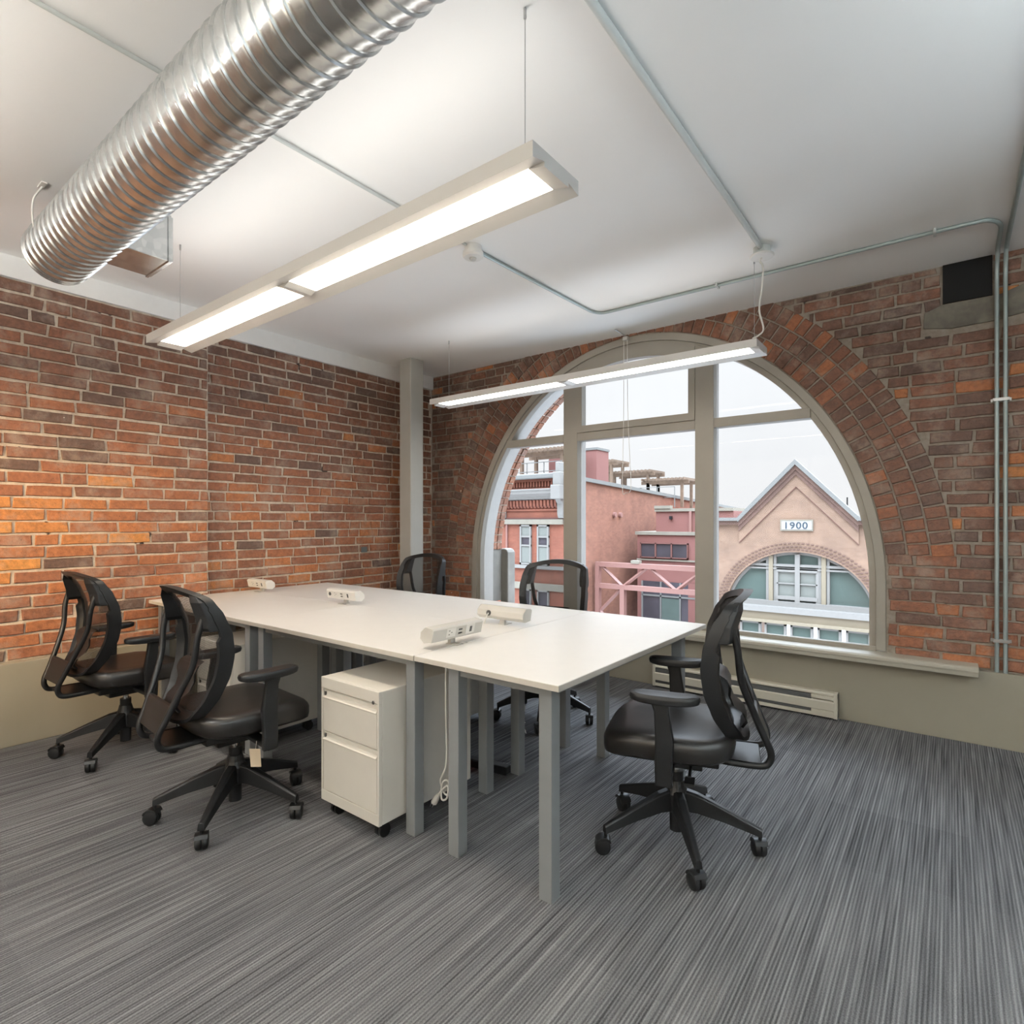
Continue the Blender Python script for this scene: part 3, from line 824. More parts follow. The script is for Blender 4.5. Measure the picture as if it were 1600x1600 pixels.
# ------------------------------------------------------------------ pendant lights
def pendant(label, x0, x1, y0, y1, z0, z1, lens, wires, up='uplens', group='white linear pendant lights'):
    cx, cy = (x0+x1)/2, (y0+y1)/2
    t = thing('pendant_light', label, 'light fixture', (cx, cy, z0), 0, group)
    X0, X1, Y0, Y1, H = x0-cx, x1-cx, y0-cy, y1-cy, z1-z0
    r = .047
    secs = ((X0+.05, X0+1.228), (X0+1.322, X1-.055))
    mb = MB()
    q = .014
    for s, y in ((1, Y0), (-1, Y1)): mb.prism([(y, 0), (y, H), (y+s*.055, H), (y+s*.055, q)], 'x', X0, X1)
    for s, x, w in ((1, X0, .05), (-1, X1, .055)): mb.prism([(x, 0), (x, H), (x+s*w, H), (x+s*w, q)], 'y', Y0+.0551, Y1-.0551)
    xm = (secs[0][1]+secs[1][0])/2; mb.prism([(secs[0][1], q), (xm-.012, 0.002), (xm+.012, 0.002), (secs[1][0], q), (secs[1][0], H), (secs[0][1], H)], 'y', Y0+.0551, Y1-.0551)
    mb.build('housing', M['lampbody'], t)
    for a, b in secs:
        B(a, b, Y0+.055, Y1-.055, .014, .018).build('diffuser', lens, t)
        if up: B(a, b, Y0+.055, Y1-.055, H-.006, H-.003).build('upper_diffuser', M[up], t)
    for wx in wires:
        mb = MB(); mb.cyl((wx-cx, 0, H), (wx-cx, 0, HC-z0-.001), .0014, 6); mb.cyl((wx-cx, 0, HC-z0-.03), (wx-cx, 0, HC-z0-.001), .005, 10)
        mb.build('suspension_wire', M['steel'], t)
    return t
pendant('larger looking linear light hanging overhead from the ceiling, lit brightest', .72, 3.312, -2.945, -2.71, 2.245, 2.29, M['lens'], (.86, 3.2))
f2 = pendant('linear light hanging in front of the arched window', .755, 3.342, -.848, -.622, 2.245, 2.29, M['lens2'], (.87, 3.30), 'uplens_soft')
pendant('added linear fill light, unseen to the right of the desks', 4.9, 7.5, -2.9, -2.665, 2.245, 2.29, M['lens_fill'], (5.1, 7.3), 'uplens_fill_cool')  # this and the next two are added out of view to brighten the room
pendant('added linear fill light in the unseen near half of the room, left of the other', .72, 3.312, -5.2, -4.965, 2.245, 2.29, M['lens_fill'], (.9, 3.2), 'uplens_fill')
pendant('added linear fill light in the unseen near half of the room, farther right', 4.9, 7.5, -5.2, -4.965, 2.245, 2.29, M['lens_fill'], (5.1, 7.3), 'uplens_fill_cool')
# power feed to the window light
j = thing('junction_box', 'round white ceiling box feeding the window light', 'junction box', (3.37, -.85, HC))
MB().lathe([(.045, -.001), (.045, -.045)], n=22).build('box', M['conduit'], j)
MB().lathe([(.062, -.045), (.064, -.050), (.058, -.056), (.001, -.058)], n=28).build('cover', M['white_plastic'], j, smooth=True)
MB().tube(crom([(0, 0, -.058), (-.01, 0, -.075), (0.006, -.002, -.11), (.0, 0, -.22), (-.014, 0, -.34), (.008, 0, -.45), (-.018, 0, -.482), (-.05, .0, -.494)], 6), .0048, 8).build('feed_cable', M['white_plastic'], j, smooth=True)
# occupancy sensor
j = thing('motion_sensor', 'round white ceiling sensor with a small dome', 'sensor', (2.115, -1.835, HC))
MB().lathe([(.048, -.001), (.048, -.032), (.056, -.034), (.058, -.055), (.050, -.064), (.020, -.066)], n=26).build('housing', M['white_plastic'], j, smooth=True)
MB().lathe([(.019, -.062), (.018, -.074), (.010, -.080), (.001, -.081)], n=18).build('lens', M['warm_plastic'], j, smooth=True)

def conduit(name, pts, r, label, mat='conduit', n=5):
    o = MB().tube(crom(pts, n), r, 12).build(name, M[mat], smooth=True); return tag(o, label, 'conduit')
zc = HC-.011
conduit('conduit', [(2.10, YBK+.05, zc), (2.10, -4, zc), (2.105, -2.4, zc), (2.112, -1.89, zc)], .0075, 'thin ceiling conduit running to the sensor from above the brightest light')
conduit('conduit', [(2.115, -1.78, zc), (2.13, -1.3, zc), (2.155, -.70, zc), (2.165, -.60, zc), (2.20, -.545, zc), (2.27, -.53, zc), (2.5, -.525, zc), (3.3, -.512, zc), (4.0, -.505, zc), (4.29, -.495, zc), (4.355, -.47, zc), (4.392, -.40, zc), (4.40, -.3, zc), (4.40, -.12, zc-.0), (4.401, -.05, zc-.02), (4.401, .0, zc-.07), (4.401, .018, zc-.14), (4.401, .018, zc-.25), (4.401, .018, 1.4), (4.401, .018, .423)], .0105, 'conduit crossing the ceiling and dropping as the left pipe on the bricks', 'pipe')
conduit('conduit', [(4.437, YBK+.05, zc), (4.437, -4, zc), (4.437, -.5, zc), (4.437, -.12, zc), (4.437, -.05, zc-.02), (4.438, .0, zc-.07), (4.438, .018, zc-.14), (4.438, .018, zc-.25), (4.438, .018, 1.4), (4.438, .018, .423)], .0105, 'right hand pipe of the pair on the bricks, from the ceiling edge', 'pipe')
conduit('conduit', [(3.375, YBK+.05, zc-.004), (3.375, -4, zc-.004), (3.375, -1.5, zc-.004), (3.372, -.90, zc-.004)], .0135, 'thicker ceiling conduit ending at the round box')
for z, l in ((1.955, 'upper metal clip holding the pair of wall pipes'), (.60, 'lower metal clip holding the pair of wall pipes')):
    mb = MB(); mb.box(4.375, 4.465, .033, .039, z-.009, z+.009); mb.box(4.387, 4.452, .004, .0075, z-.009, z+.009); mb.box(4.384, 4.3885, .004, .034, z-.009, z+.009); mb.box(4.4505, 4.455, .004, .034, z-.009, z+.009)
    tag(mb.build('pipe_clip', M['steel'], bevel=.001), l, 'pipe clip', 'pipe clips')
for (x, y) in ((3.02, -.515), (4.13, -.50)):
    mb = MB(); mb.box(x-.006, x+.006, y-.03, y+.03, HC-.0245, HC-.022); mb.box(x-.006, x+.006, y-.03, y-.018, HC-.023, HC-.001); mb.box(x-.006, x+.006, y+.018, y+.03, HC-.023, HC-.001)
    tag(mb.build('conduit_strap', M['conduit']), 'small strap on the cross conduit ' + ('left of the round box' if x < 3.3 else 'near its right bend'), 'strap', 'conduit straps')

# transom pull cord
t = thing('pull_cord', 'white looped pull cord hanging down in front of the arched window', 'pull cord', (2.135, -.02, HC))
MB().tube([(-.02, -.14, -.012), (0, -.01, -.03), (.01, .03, -.04)], .005, 8).build('bracket_rod', M['steel'], t)
B(-.022, .022, -.015, .02, -.065, -.035).build('pulley', M['warm_plastic'], t, bevel=.004)
MB().tube(crom([(-.016, 0, -.05), (-.016, 0, -.4), (-.02, 0, -.8), (-.028, 0, -1.25), (.0, 0, -1.285), (.045, 0, -1.25), (.036, 0, -1.0), (.018, 0, -.6), (.014, 0, -.05)], 6), .0022, 6).build('cord', M['white_plastic'], t)

# ------------------------------------------------------------------ duct
t = thing('spiral_duct', 'round galvanised spiral duct hanging below the ceiling', 'air duct', (0.75, -3.338, 2.571))
n = 40; rings = []; L = 4.2; rib = .062
xs = []
x = 0
prof = [(0, .142), (.006, .142), (.012, .136), (.028, .136), (.034, .141), (.040, .136)]
rings_x = [(a, r) for a, r in prof]
k = .04
while k < L:
    rings_x += [(k+.004, .1365), (k+.016, .1382), (k+.028, .1365), (k+.040, .1382), (k+.050, .1365), (k+.0535, .1425), (k+.0585, .1425), (k+.062, .1365)]
    k += rib
for i, (a, r) in enumerate(rings_x):
    rings.append([(a+ (0 if a < .05 else .02*math.sin(0)), r*math.cos(2*PI*q/n), r*math.sin(2*PI*q/n)) for q in range(n)])
MB().loft(rings, caps=False).build('duct_tube', M['galv'], t, smooth=True)
MB().cyl((.006, 0, 0), (.010, 0, 0), .136, 40).build('end_cap', M['galv'], t)
B(.335, .59, .03, .285, -.101, .108).build('branch_box', M['galv'], t, bevel=.003)
mb = MB(); mb.box(.328, .597, .262, .275, -.106, .112); mb.build('branch_flange', M['galv'], t, bevel=.002)
h = HC-2.571
mb = MB(); mb.tube(crom([(.215, -.11, h-.012), (.21, -.14, h-.08), (.21, -.142, .04), (.21, -.125, -.05)], 5), .004, 6); mb.box(.18, .25, -.12, -.10, h-.006, h-.001)
mb.build('hanger', M['white_plastic'], t)
mb = MB(); mb.box(2.2, 2.225, -.146, .146, h-.006, h-.001)
for s in (-1, 1): mb.box(2.2, 2.225, s*.144-.002, s*.144+.002, 0, h-.001)
mb.build('hanger', M['galv'], t)

# ------------------------------------------------------------------ baseboard heater
t = thing('baseboard_heater', 'long cream electric baseboard heater under the window', 'heater', (3.005, -.002, 0))
X0, X1 = -.622, .622
MB().prism([(0, .015), (0, .172), (-.052, .172), (-.060, .166), (-.061, .154), (-.030, .150), (-.030, .050), (-.060, .036), (-.062, .015)], 'x', X0, X1).build('casing', M['heater'], t, bevel=.002)
B(X0+.022, X1-.15, -.0605, -.031, .118, .150).build('dark_slot', M['slot'], t)
B(X0+.022, X1-.15, -.0605, -.031, .040, .062).build('dark_slot', M['slot'], t)
MB().prism([(-.066, .060), (-.068, .112), (-.058, .121), (-.046, .121), (-.046, .060)], 'x', X0+.01, X1-.015).build('front_panel', M['heater'], t, bevel=.002)
for a, b in ((X0, X0+.022), (X1-.022, X1)): B(a, b, -.066, 0, .012, .173).build('end_cap', M['heater'], t, bevel=.003)
B(X1-.15, X1-.02, -.0655, -.05, .128, .152).build('wiring_cover', M['heater'], t, bevel=.002)
B(X1-.15, X1-.02, -.0655, -.05, .036, .058).build('wiring_cover', M['heater'], t, bevel=.002)

# small grey switch plate set in the left bricks
tag(B(XB-.002, XB+.006, -.865, -.80, .985, 1.035).build('wall_plate', plain('slate_plate', (.10, .12, .13), .5)), 'small dark plate set in the bricks left of the column', 'wall plate')

# ------------------------------------------------------------------ outside: buildings across the street
YF = 18.0
def sashes(parent, x0, x1, z0, z1, y, mat_f, mat_g, cols=1, zbars=(), fr=.06, name='far_window', blind=None):
    mb = MB(); mb.box(x0, x0+fr, y-.08, y+.1, z0, z1); mb.box(x1-fr, x1, y-.08, y+.1, z0, z1); mb.box(x0, x1, y-.08, y+.1, z0, z0+fr); mb.box(x0, x1, y-.08, y+.1, z1-fr, z1)
    for c in range(1, cols): xx = x0+(x1-x0)*c/cols; mb.box(xx-fr*.7, xx+fr*.7, y-.08, y+.1, z0, z1)
    for z in zbars: mb.box(x0, x1, y-.07, y+.1, z-fr*.5, z+fr*.5)
    w = mb.build('window_frame', mat_f, parent)
    B(x0+.01, x1-.01, y, y+.05, z0+.01, z1-.01).build('pane', mat_g, w)
    if blind: B(x0+fr, x1-fr, y-.03, y-.01, blind[0], blind[1]).build('blind', M['xblind'], w)
    return w
# --- red brick building with the white cornice
b = thing('brick_building', 'red brick building with white cornice and paired windows across the street', 'building', (0, 0, -9))
b.location = (0, 0, 0)
def part(nm, mat, *a, **k): return B(*a).build(nm, mat, b, **k)
B(-20, -9.5, YF, YF+.6, -9, 3.3).build('front_wall', M['xred'], b)
# side wall with a falling parapet
MB().prism([(YF+.03, -9), (YF+.03, 3.25), (46, 2.12), (46, -9)], 'x', -10.1, -9.5).build('side_wall', M['xredside'], b)
MB().prism([(YF-.1, 3.22), (YF-.1, 3.40), (46.1, 2.28), (46.1, 2.10)], 'x', -10.25, -9.38).build('parapet_coping', M['coping'], b)
part('roof', M['roofing'], -20, -10, YF+.5, 46, 2.0, 2.1)
part('top_cornice', M['coping'], -13.4, -9.95, YF-.45, YF+.1, 3.28, 3.52, bevel=.05)
part('dentil_backing', M['dkred'], -13.3, -10.0, YF-.08, YF+.05, 2.80, 3.3)
mb = MB()
for i in range(19): mb.box(-13.2+i*.168, -13.2+i*.168+.095, YF-.2, YF, 2.92, 3.16)
mb.box(-13.3, -10.0, YF-.24, YF, 3.16, 3.28); mb.box(-13.3, -10.0, YF-.12, YF, 2.78, 2.9)
mb.build('upper_dentils', M['xred'], b)
MB().prism([(YF-.02, 2.28), (YF-.30, 2.38), (YF-.30, 2.46), (YF-.5, 2.58), (YF-.5, 2.70), (YF-.56, 2.74), (YF-.56, 2.80), (YF, 2.84)], 'x', -13.6, -9.95).build('main_cornice', M['xwhite'], b, bevel=.02)
part('lower_dentil_backing', M['dkred'], -13.25, -10.15, YF-.05, YF+.02, 1.95, 2.3)
mb = MB()
for i in range(15): mb.prism([(YF, 1.86), (YF-.14, 2.02), (YF-.16, 2.28), (YF, 2.28)], 'x', -13.15+i*.2, -13.15+i*.2+.12)
mb.build('lower_dentils', M['xred'], b)
part('stone_band', M['stone'], -13.6, -9.9, YF-.14, YF, 1.14, 1.38)
part('brick_string', M['dkred'], -13.6, -9.9, YF-.05, YF, 1.4, 1.46)
part('brick_string', M['xred'], -13.6, -9.9, YF-.08, YF, 1.78, 1.86)
for x0, x1 in ((-13.75, -13.15), (-10.25, -9.75)):
    MB().prism([(YF, 1.42), (YF-.12, 1.42), (YF-.2, 1.6), (YF-.22, 2.1), (YF-.42, 2.32), (YF, 2.34)], 'x', x0+.1, x1-.1).build('scroll_bracket', M['xwhite'], b, bevel=.03)
    part('pilaster_cap', M['xwhite'], x0, x1, YF-.62, YF, 2.3, 2.95, bevel=.03)
    part('pilaster_top', M['xwhite'], x0+.05, x1-.05, YF-.5, YF+.1, 2.95, 3.55, bevel=.03)
    part('finial', M['xwhite'], x0+.13, x1-.13, YF-.4, YF+.1, 3.55, 4.0 if x0 > -11 else 3.6, bevel=.03)
for x0, x1 in ((-12.38, -11.72), (-11.36, -10.70)):
    sashes(b, x0, x1, -.80, 1.12, YF-.02, M['xwhite'], M['xglassd'], 1, (.55, .75-.35-.4+.12), .085, blind=(.55, 1.02))
    B(x0+.09, x1-.09, YF-.06, YF-.035, -.70, .05).build('lower_curtain', M['xblind'], b)
    part('reveal_edge', M['dkred'], x0-.05, x0, YF-.03, YF, -.8, 1.12)
part('sill_band', M['xwhite'], -13.2, -9.8, YF-.14, YF, -.98, -.82)
part('lintel_band', M['stone'], -13.2, -9.8, YF-.1, YF, -1.98, -1.66)
for x0 in (-12.38, -11.36): sashes(b, x0, x0+.66, -3.7, -1.98, YF-.02, M['xwhite'], M['xglassd'], 1, (-2.8,), .07)
part('downpipe', M['xpinkl'], -13.24, -13.16, YF-.1, YF-.02, -9, 1.3)
for y in (22.1, 22.75): MB().cyl((-9.5, y, 1.62), (-9.36, y, 1.62), .13, 12).build('wall_vent', M['xpinkl'], b)
# rooftop penthouse and terraces
B(-13.3, -10.32, 21.8, 23.1, 2.1, 5.0).build('penthouse', M['xpink'], b)
B(-13.35, -10.27, 21.75, 23.15, 5.0, 5.12).build('penthouse_coping', M['coping'], b)
def pergola(x0, x1, y0, y1, z0, z1, label, n=12):
    t = thing('rooftop_pergola', label, 'pergola', (x0, y0, z0), 0, 'timber pergolas on the far roof')
    W, D, H = x1-x0, y1-y0, z1-z0
    for X in (.25, W-.25):
        for Y in (.2, D-.2): B(X-.08, X+.08, Y-.08, Y+.08, 0, H).build('post', M['wood'], t)
    for Y in (.2, D-.2): B(-.2, W+.2, Y-.05, Y+.05, H-.1, H+.12).build('beam', M['wood'], t)
    mb = MB()
    for i in range(n): X = W*i/(n-1); mb.box(X-.03, X+.03, -.25, D+.25, H+.12, H+.26)
    mb.build('rafters', M['wood'], t)
    return t
pergola(-13.9, -10.9, 19.6, 21.3, 3.2, 4.72, 'timber pergola above the red cornice, left of the red penthouse', 14)
pergola(-14.6, -13.1, 29, 31, 2.1, 5.05, 'highest small timber pergola just right of the red penthouse', 7)
pergola(-13.9, -11.0, 30, 32, 2.1, 4.35, 'timber pergola in the middle of the far roof', 12)
pergola(-11.5, -8.75, 30, 32, 2.1, 3.75, 'lowest timber pergola, farthest right on the roof', 12)
def railing(x0, x1, y, z0, label, h=.9):
    t = thing('roof_railing', label, 'railing', ((x0+x1)/2, y, z0), 0, 'roof railings')
    w = (x1-x0)/2; mb = MB()
    for z in (h, h*.5): mb.box(-w, w, -.02, .02, z-.02, z+.02)
    mb.build('rail', M['coping'], t)
    k = max(3, int((x1-x0)/1.0))
    for i in range(k+1): X = -w+2*w*i/k; B(X-.02, X+.02, -.02, .02, 0, h).build('baluster', M['coping'], t)
railing(-13.7, -10.6, 18.9, 3.3, 'thin grey railing above the white cornice')
railing(-14.2, -8.8, 28.5, 2.1, 'thin grey railing along the far sloping roof', 1.25)
B(-26, -8.5, 28.4, 34, -9, 2.1).build('roof_terrace', M['xred'], b)

# --- red stepped block in the lane
b = thing('red_stucco_block', 'stepped red stucco block with a dark strip window in the lane', 'building')
part('upper_volume', M['xpink'], -7.76, -3.9, 23.4, 28, .6, 1.78)
part('upper_coping', M['stone'], -7.80, -3.9, 23.3, 28, 1.78, 1.93)
part('coping_step', M['stone'], -7.80, -6.95, 23.25, 23.6, 1.93, 2.08)
part('lower_volume', M['xpink'], -8.60, -3.9, 23, 28, -4.6, .60)
part('lower_coping', M['stone'], -8.68, -3.9, 22.9, 28, .60, .76)
part('corner_strip', M['xpinkl'], -6.0, -5.88, 23.3, 23.4, .76, 1.78)
sashes(b, -8.39, -5.9, -.56, .20, 22.93, M['dkred'], M['xglassd'], 3, (), .05)
part('ledge', M['stone'], -8.6, -3.9, 22.9, 23, -.70, -.62)
part('lobby_glass', M['xglassd'], -8.3, -4.2, 22.96, 23, -4.4, -1.75)
mb = MB()
for x in (-8.3, -7.3, -6.3, -5.3): mb.box(x-.04, x+.04, 22.9, 22.97, -4.4, -1.75)
mb.box(-8.3, -4.2, 22.9, 22.97, -2.5, -2.42); mb.build('lobby_mullions', M['coping'], b)
part('lobby_panel', M['xglass'], -7.25, -6.35, 22.93, 22.97, -4.3, -2.55)
part('lobby_panel', M['xpink'], -5.9, -4.6, 22.92, 22.97, -4.4, -1.75)
part('wall_lamp', M['black'], -7.0, -6.88, 23.25, 23.4, 1.38, 1.55)

# --- steel truss bridge
t = thing('steel_truss', 'pink painted steel truss spanning the lane', 'truss', (-6.3, 20, 0))
x0, x1 = -2.9, 2.78; zt, zb = -.78, -1.78
B(x0, x1, -.12, .12, zt-.10, zt+.12).build('top_chord', M['xpinkl'], t)
B(x0-.15, x1, -.12, .12, zb-.12, zb+.10).build('bottom_chord', M['xpinkl'], t)
B(x0-.12, x0+.08, -.14, .14, -9, zt+.12).build('post', M['xpinkl'], t)
B(-1.72, -1.50, -.14, .14, -9, zb).build('post', M['xpinkl'], t)
def diag(a, c):
    MB().tube([(a[0], 0, a[1]), (c[0], 0, c[1])], .085, 4).build('diagonal', M['xpinkl'], t)
for a, c in (((x0+.1, zt), (-1.62, zb)), ((-1.62, zb), (-.35, zt)), ((-.35, zt), (.95, zb)), ((.95, zb), (2.2, zt)), ((2.2, zt), (2.78, zb+.2)),
             ((-1.62, zb), (x0+.1, -3.0)), ((x0+.1, -3.0), (-1.62, -4.3))): diag(a, c)
B(-1.15, -.75, -.15, .15, zt+.12, zt+.26).build('floodlight', M['stone'], t)

# --- buff brick building, gabled, dated 1900
b = thing('gabled_building', 'buff brick building with pointed gable, 1900 date plaque and arched window', 'building')
GX = -.14
cxA, rA, zA = -.15, 2.42, -2.0          # big arch: centre, half width, springing; rise below
bA = 2.18
out = [(-3.45, -9), (-3.45, 1.30), (-2.1, 1.30), (GX, 3.33), (1.77, 1.32), (7.5, 1.32), (7.5, -9)]
# wall built as columns so that the arch is a true opening
def roofz(x):
    for (xa, za), (xb, zb_) in zip(out[1:], out[2:-1]):
        if xa <= x <= xb: return za+(zb_-za)*(x-xa)/(xb-xa) if xb > xa else za
    return 1.3
xsn = sorted(set([-3.45, -2.1, GX, 1.77, 7.5]+[cxA-rA*math.cos(PI*i/48) for i in range(49)]))
mb = MB()
for xa, xb in zip(xsn, xsn[1:]):
    def lowz(x): 
        s = (x-cxA)/rA
        return zA+bA*math.sqrt(max(0, 1-s*s)) if abs(s) <= 1 else -9
    ina = abs((xa+xb)/2-cxA) < rA
    za, zb_ = (lowz(xa), lowz(xb)) if ina else (-9, -9)
    mb.add([(xa, YF, za), (xb, YF, zb_), (xb, YF, roofz(xb)), (xa, YF, roofz(xa)), (xa, YF+.5, za), (xb, YF+.5, zb_), (xb, YF+.5, roofz(xb)), (xa, YF+.5, roofz(xa))],
           [(0, 1, 2, 3), (7, 6, 5, 4), (0, 4, 5, 1), (3, 2, 6, 7)])
mb.build('gable_wall', M['xtan'], b)
part('return_wall', M['xtan'], -3.45, -3.0, YF+.5, 28, -9, 1.3)
# corbelled rake bands and coping
def rake(o0, o1, y0, nm, mat, ext=0.0):
    for s, ex, ez in ((-1, -2.1, 1.30), (1, 1.77, 1.32)):
        dx, dz = ex-GX, ez-3.33; l = math.hypot(dx, dz); nx, nz = -dz/l*(-1 if s < 0 else 1), abs(dx)/l
        n = Vector((-dz, 0, dx)).normalized(); n = n if n.z > 0 else -n
        k = 1/ n.z
        A = [(GX, 3.33+o1*k), (ex, ez+o1*k), (ex, ez+o0*k), (GX, 3.33+o0*k)]
        MB().prism(A, 'y', y0, YF+.02).build(nm, mat, b)
rake(-.03, .10, YF-.28, 'rake_coping', M['coping'])
rake(-.15, -.03, YF-.18, 'rake_moulding', M['xtandark'])
rake(-.27, -.15, YF-.12, 'rake_corbel', M['xtandark'])
rake(-.56, -.27, YF-.06, 'rake_band', M['xtan'])
rake(-.58, -.56, YF-.05, 'rake_shadow_line', M['dkred'])
for a, c in ((-3.5, -2.1), (1.77, 7.5)):
    part('eave_coping', M['coping'], a, c, YF-.28, YF+.3, 1.30, 1.42)
    part('eave_moulding', M['xtandark'], a, c, YF-.18, YF, 1.16, 1.30)
part('roof', M['roofing'], -3.45, 7.5, YF+.4, 28, 1.1, 1.2)
MB().prism([(-1.7, 1.2), (GX, 2.5), (1.4, 1.2)], 'y', YF+.45, 22).build('gable_roof', M['coping'], b)
part('vent_pipe', M['black'], 1.38, 1.42, YF+.2, YF+.24, 1.5, 2.1)
# date plaque
pq = B(-.66, .40, YF-.07, YF, .94, 1.34).build('date_plaque', M['stone'], b)
B(-.61, .36, YF-.085, YF-.06, .99, 1.28).build('plaque_face', M['sign'], pq)
fc = bpy.data.curves.new('date_numerals', 'FONT'); fc.body = '1900'; fc.size = .34; fc.extrude = .01; fc.offset = .004; fc.space_character = 1.12
fo = bpy.data.objects.new('tmp_text', fc); COL.objects.link(fo); bpy.context.view_layer.update()
fm = bpy.data.meshes.new_from_object(fo.evaluated_get(bpy.context.evaluated_depsgraph_get())); bpy.data.objects.remove(fo)
xsv = [v.co.x for v in fm.vertices]; wd = max(xsv)-min(xsv); mxx = (max(xsv)+min(xsv))/2
fm.transform(Matrix.Translation((-mxx, 0, 0))); fm.transform(Matrix.Scale(.72/wd, 4, (1, 0, 0)))
fm.materials.clear(); fm.materials.append(M['signtext'])
fo = bpy.data.objects.new('date_numerals', fm); COL.objects.link(fo); fo.parent = pq
fo.location = (-.125, YF-.09, 1.018); fo.rotation_euler = (R(90), 0, 0)
# arch voussoirs: small raised bricks
mb = MB()
for k, off in enumerate((.10, .20, .32)):
    a, c = rA+off, bA+off; n = 58
    for i in range(n):
        th = PI*(i+.5+(k % 2)*.5)/n
        p = Vector((cxA+a*math.cos(th), YF, zA+c*math.sin(th)))
        if p.z < zA: continue
        mb.box(p.x-.045, p.x+.045, YF-.03, YF, p.z-.018, p.z+.018)
mb.build('arch_headers', M['xtandark'], b)
# window in the arch
xw = [(cxA-rA*math.cos(PI*i/40), zA+bA*math.sin(PI*i/40)) for i in range(41)]
MB().prism([(cxA-rA, -1.8), *[(x, z) for x, z in xw if z > -1.8], (cxA+rA, -1.8)], 'y', YF+.30, YF+.34).build('arch_glass', M['xglass'], b)
mb = MB()
def archz(x, o=0): 
    s = (x-cxA)/(rA-o); return zA+(bA-o)*math.sqrt(max(0, 1-s*s))
for i in range(40):
    (xa, za), (xb, zb_) = xw[i], xw[i+1]
    f = lambda x, z: (cxA+(x-cxA)*(1-.1/rA), zA+(z-zA)*(1-.1/bA))
    (xc, zc_), (xd, zd) = f(xa, za), f(xb, zb_)
    mb.add([(xa, YF+.18, za), (xb, YF+.18, zb_), (xd, YF+.18, zd), (xc, YF+.18, zc_), (xa, YF+.35, za), (xb, YF+.35, zb_), (xd, YF+.35, zd), (xc, YF+.35, zc_)], [(0, 1, 2, 3), (2, 6, 7, 3)])
mb.build('arch_frame', M['xwhite'], b)
mb = MB()
for x in (-1.02, .70): mb.box(x-.07, x+.07, YF+.10, YF+.3, -1.8, archz(x))
mb.build('arch_mullion', M['xcream'], b)
mb = MB()
mb.box(cxA-rA, cxA+rA, YF+.14, YF+.3, -.36, -.27); mb.box(cxA-rA, cxA+rA, YF+.13, YF+.3, -.47, -.41)
for x in (-1.15, -.89, .57, .83): mb.box(x-.045, x+.045, YF+.16, YF+.3, -1.8, archz(x))
mb.box(-.22, -.06, YF+.12, YF+.3, -1.8, .1)
for x in (-.83, .50): mb.box(x-.05, x+.05, YF+.15, YF+.3, -1.8, -.4)
for xa, xb in ((-.83, -.2), (-.08, .5)): mb.box(xa, xb, YF+.15, YF+.3, -.99, -.95); mb.box(xa, xb, YF+.13, YF+.3, -1.55, -1.42); mb.box(xa, xb, YF+.13, YF+.3, -.55, -.42)
mb.box(cxA-rA, cxA+rA, YF+.06, YF+.3, -1.8, -1.62)
mb.build('arch_sashes', M['xwhite'], b)
for xa, xb in ((-.80, -.23), (-.05, .47)): B(xa, xb, YF+.22, YF+.28, -1.5, -.5).build('arch_blind', M['xblind'], b)
part('sill_course', M['xwhite'], -3.0, 7.5, YF-.25, YF+.3, -2.0, -1.8)
part('cream_fascia', M['xcream'], -3.0, 7.5, YF-.15, YF+.1, -2.30, -2.0)
part('fascia_moulding', M['xcream'], -3.0, 7.5, YF-.3, YF+.1, -2.38, -2.29)
for i in range(8):
    xa = -2.9+i*.86
    sashes(b, xa, xa+.72, -4.6, -2.40, YF-.04, M['xwhite'], M['xglass'], 1, (), .07)
street = B(-60, 40, .6, 90, -9.2, -9).build('road', M['asphalt']); struct(street)
far = B(-60, 30, 60, 61, -9, -1).build('far_wall', M['greystone']); struct(far, 'distant grey wall')
struct(B(XB-.6, XR+.4, .45, .52, -9, .40).build('wall_own_facade', M['xred']))

# ------------------------------------------------------------------ sky, lights, camera
w = bpy.data.worlds.new('overcast'); SC.world = w; w.use_nodes = True
nt = w.node_tree; bg = nt.nodes['Background']; L = nt.links
tc = N(nt, 'ShaderNodeTexCoord'); sp = N(nt, 'ShaderNodeSeparateXYZ'); L.new(tc.outputs['Generated'], sp.inputs[0])
r = ramp(nt, [(0, (.30, .30, .30)), (.49, (.45, .45, .46)), (.5, (.93, .93, .94)), (.62, (.92, .935, .96)), (.72, (.84, .95, 1.08)), (1, (.80, .94, 1.12))])
mth = N(nt, 'ShaderNodeMath', operation='MULTIPLY_ADD'); mth.inputs[1].default_value = .5; mth.inputs[2].default_value = .5
L.new(sp.outputs[2], mth.inputs[0]); L.new(mth.outputs[0], r.inputs[0])
nz = noise(nt, tc.outputs['Generated'], 2.2, 5, .55)
cl = ramp(nt, [(.3, (.92, .92, .93)), (.7, (1.05, 1.05, 1.05))], nz)
cc = mixc(nt, 1.0, r.outputs[0], cl.outputs[0], 'MULTIPLY')
L.new(cc, bg.inputs[0])
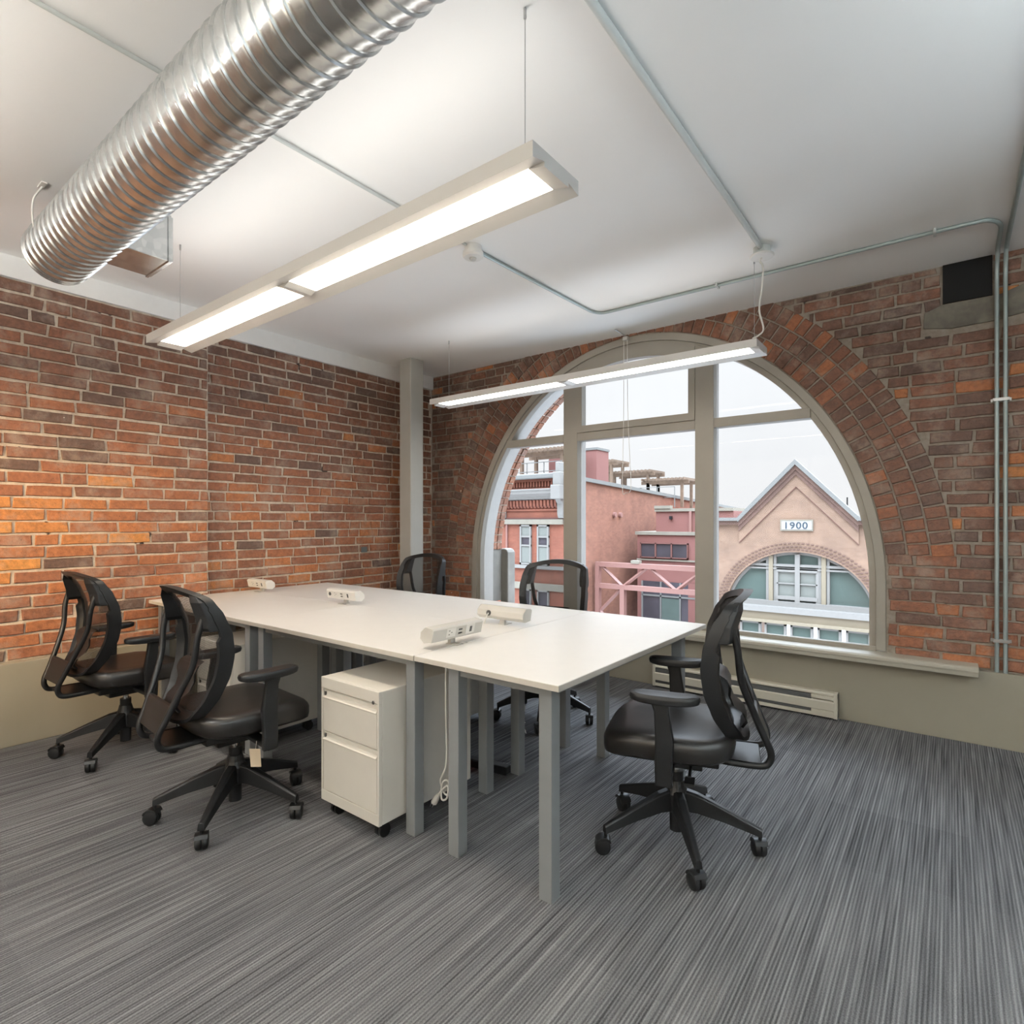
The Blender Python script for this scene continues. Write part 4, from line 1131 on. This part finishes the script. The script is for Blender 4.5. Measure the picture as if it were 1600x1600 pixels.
st = ramp(nt, [(.5, (.40, .40, .40)), (.64, (.42, .42, .42)), (.80, (1, 1, 1)), (1, (1.0, 1.0, 1.0))], mth.outputs[0])
ms = N(nt, 'ShaderNodeMath', operation='MULTIPLY'); ms.inputs[1].default_value = 2.12; st.color_ramp.elements[2].color = (3.8, 3.8, 3.8, 1); st.color_ramp.elements[3].color = (6.5, 6.5, 6.5, 1)
L.new(st.outputs[0], ms.inputs[0]); L.new(ms.outputs[0], bg.inputs[1])

def area(name, loc, rot, sx, sy, e, col):
    l = bpy.data.lights.new(name, 'AREA'); l.shape = 'RECTANGLE'; l.size = sx; l.size_y = sy; l.energy = e; l.color = col
    o = bpy.data.objects.new(name, l); COL.objects.link(o); o.location = loc; o.rotation_euler = rot; return o
# added warm spot, out of view, for the orange glow on the left bricks
l = bpy.data.lights.new('added_glow_spot', 'SPOT'); l.energy = 260; l.color = (1, .66, .30); l.spot_size = R(48); l.spot_blend = 1; l.shadow_soft_size = .12
o = bpy.data.objects.new('added_glow_spot', l); COL.objects.link(o); o.location = (1.5, -5.3, 2.1)
o.rotation_euler = (Vector((-.05, -3.45, 1.1))-Vector(o.location)).to_track_quat('-Z', 'Y').to_euler()

cam = bpy.data.cameras.new('camera'); co = bpy.data.objects.new('camera', cam); COL.objects.link(co)
cam.sensor_fit = 'HORIZONTAL'; cam.sensor_width = 36; cam.lens = 887.55/1600*36
cam.shift_x = 0; cam.shift_y = 15/1600; cam.clip_start = .02; cam.clip_end = 300
co.location = (4.19436, -4.17879, 1.27); co.rotation_euler = (R(90), 0, R(37.66))
SC.camera = co

SC.view_settings.view_transform = 'Standard'; SC.view_settings.look = 'None'
SC.view_settings.exposure = .28; SC.view_settings.gamma = 1; SC.view_settings.use_curve_mapping = False
cy = SC.cycles
cy.use_denoising = True; cy.max_bounces = 8; cy.diffuse_bounces = 6; cy.glossy_bounces = 3; cy.transmission_bounces = 4
cy.transparent_max_bounces = 12; cy.sample_clamp_indirect = 8; cy.caustics_reflective = False; cy.caustics_refractive = False
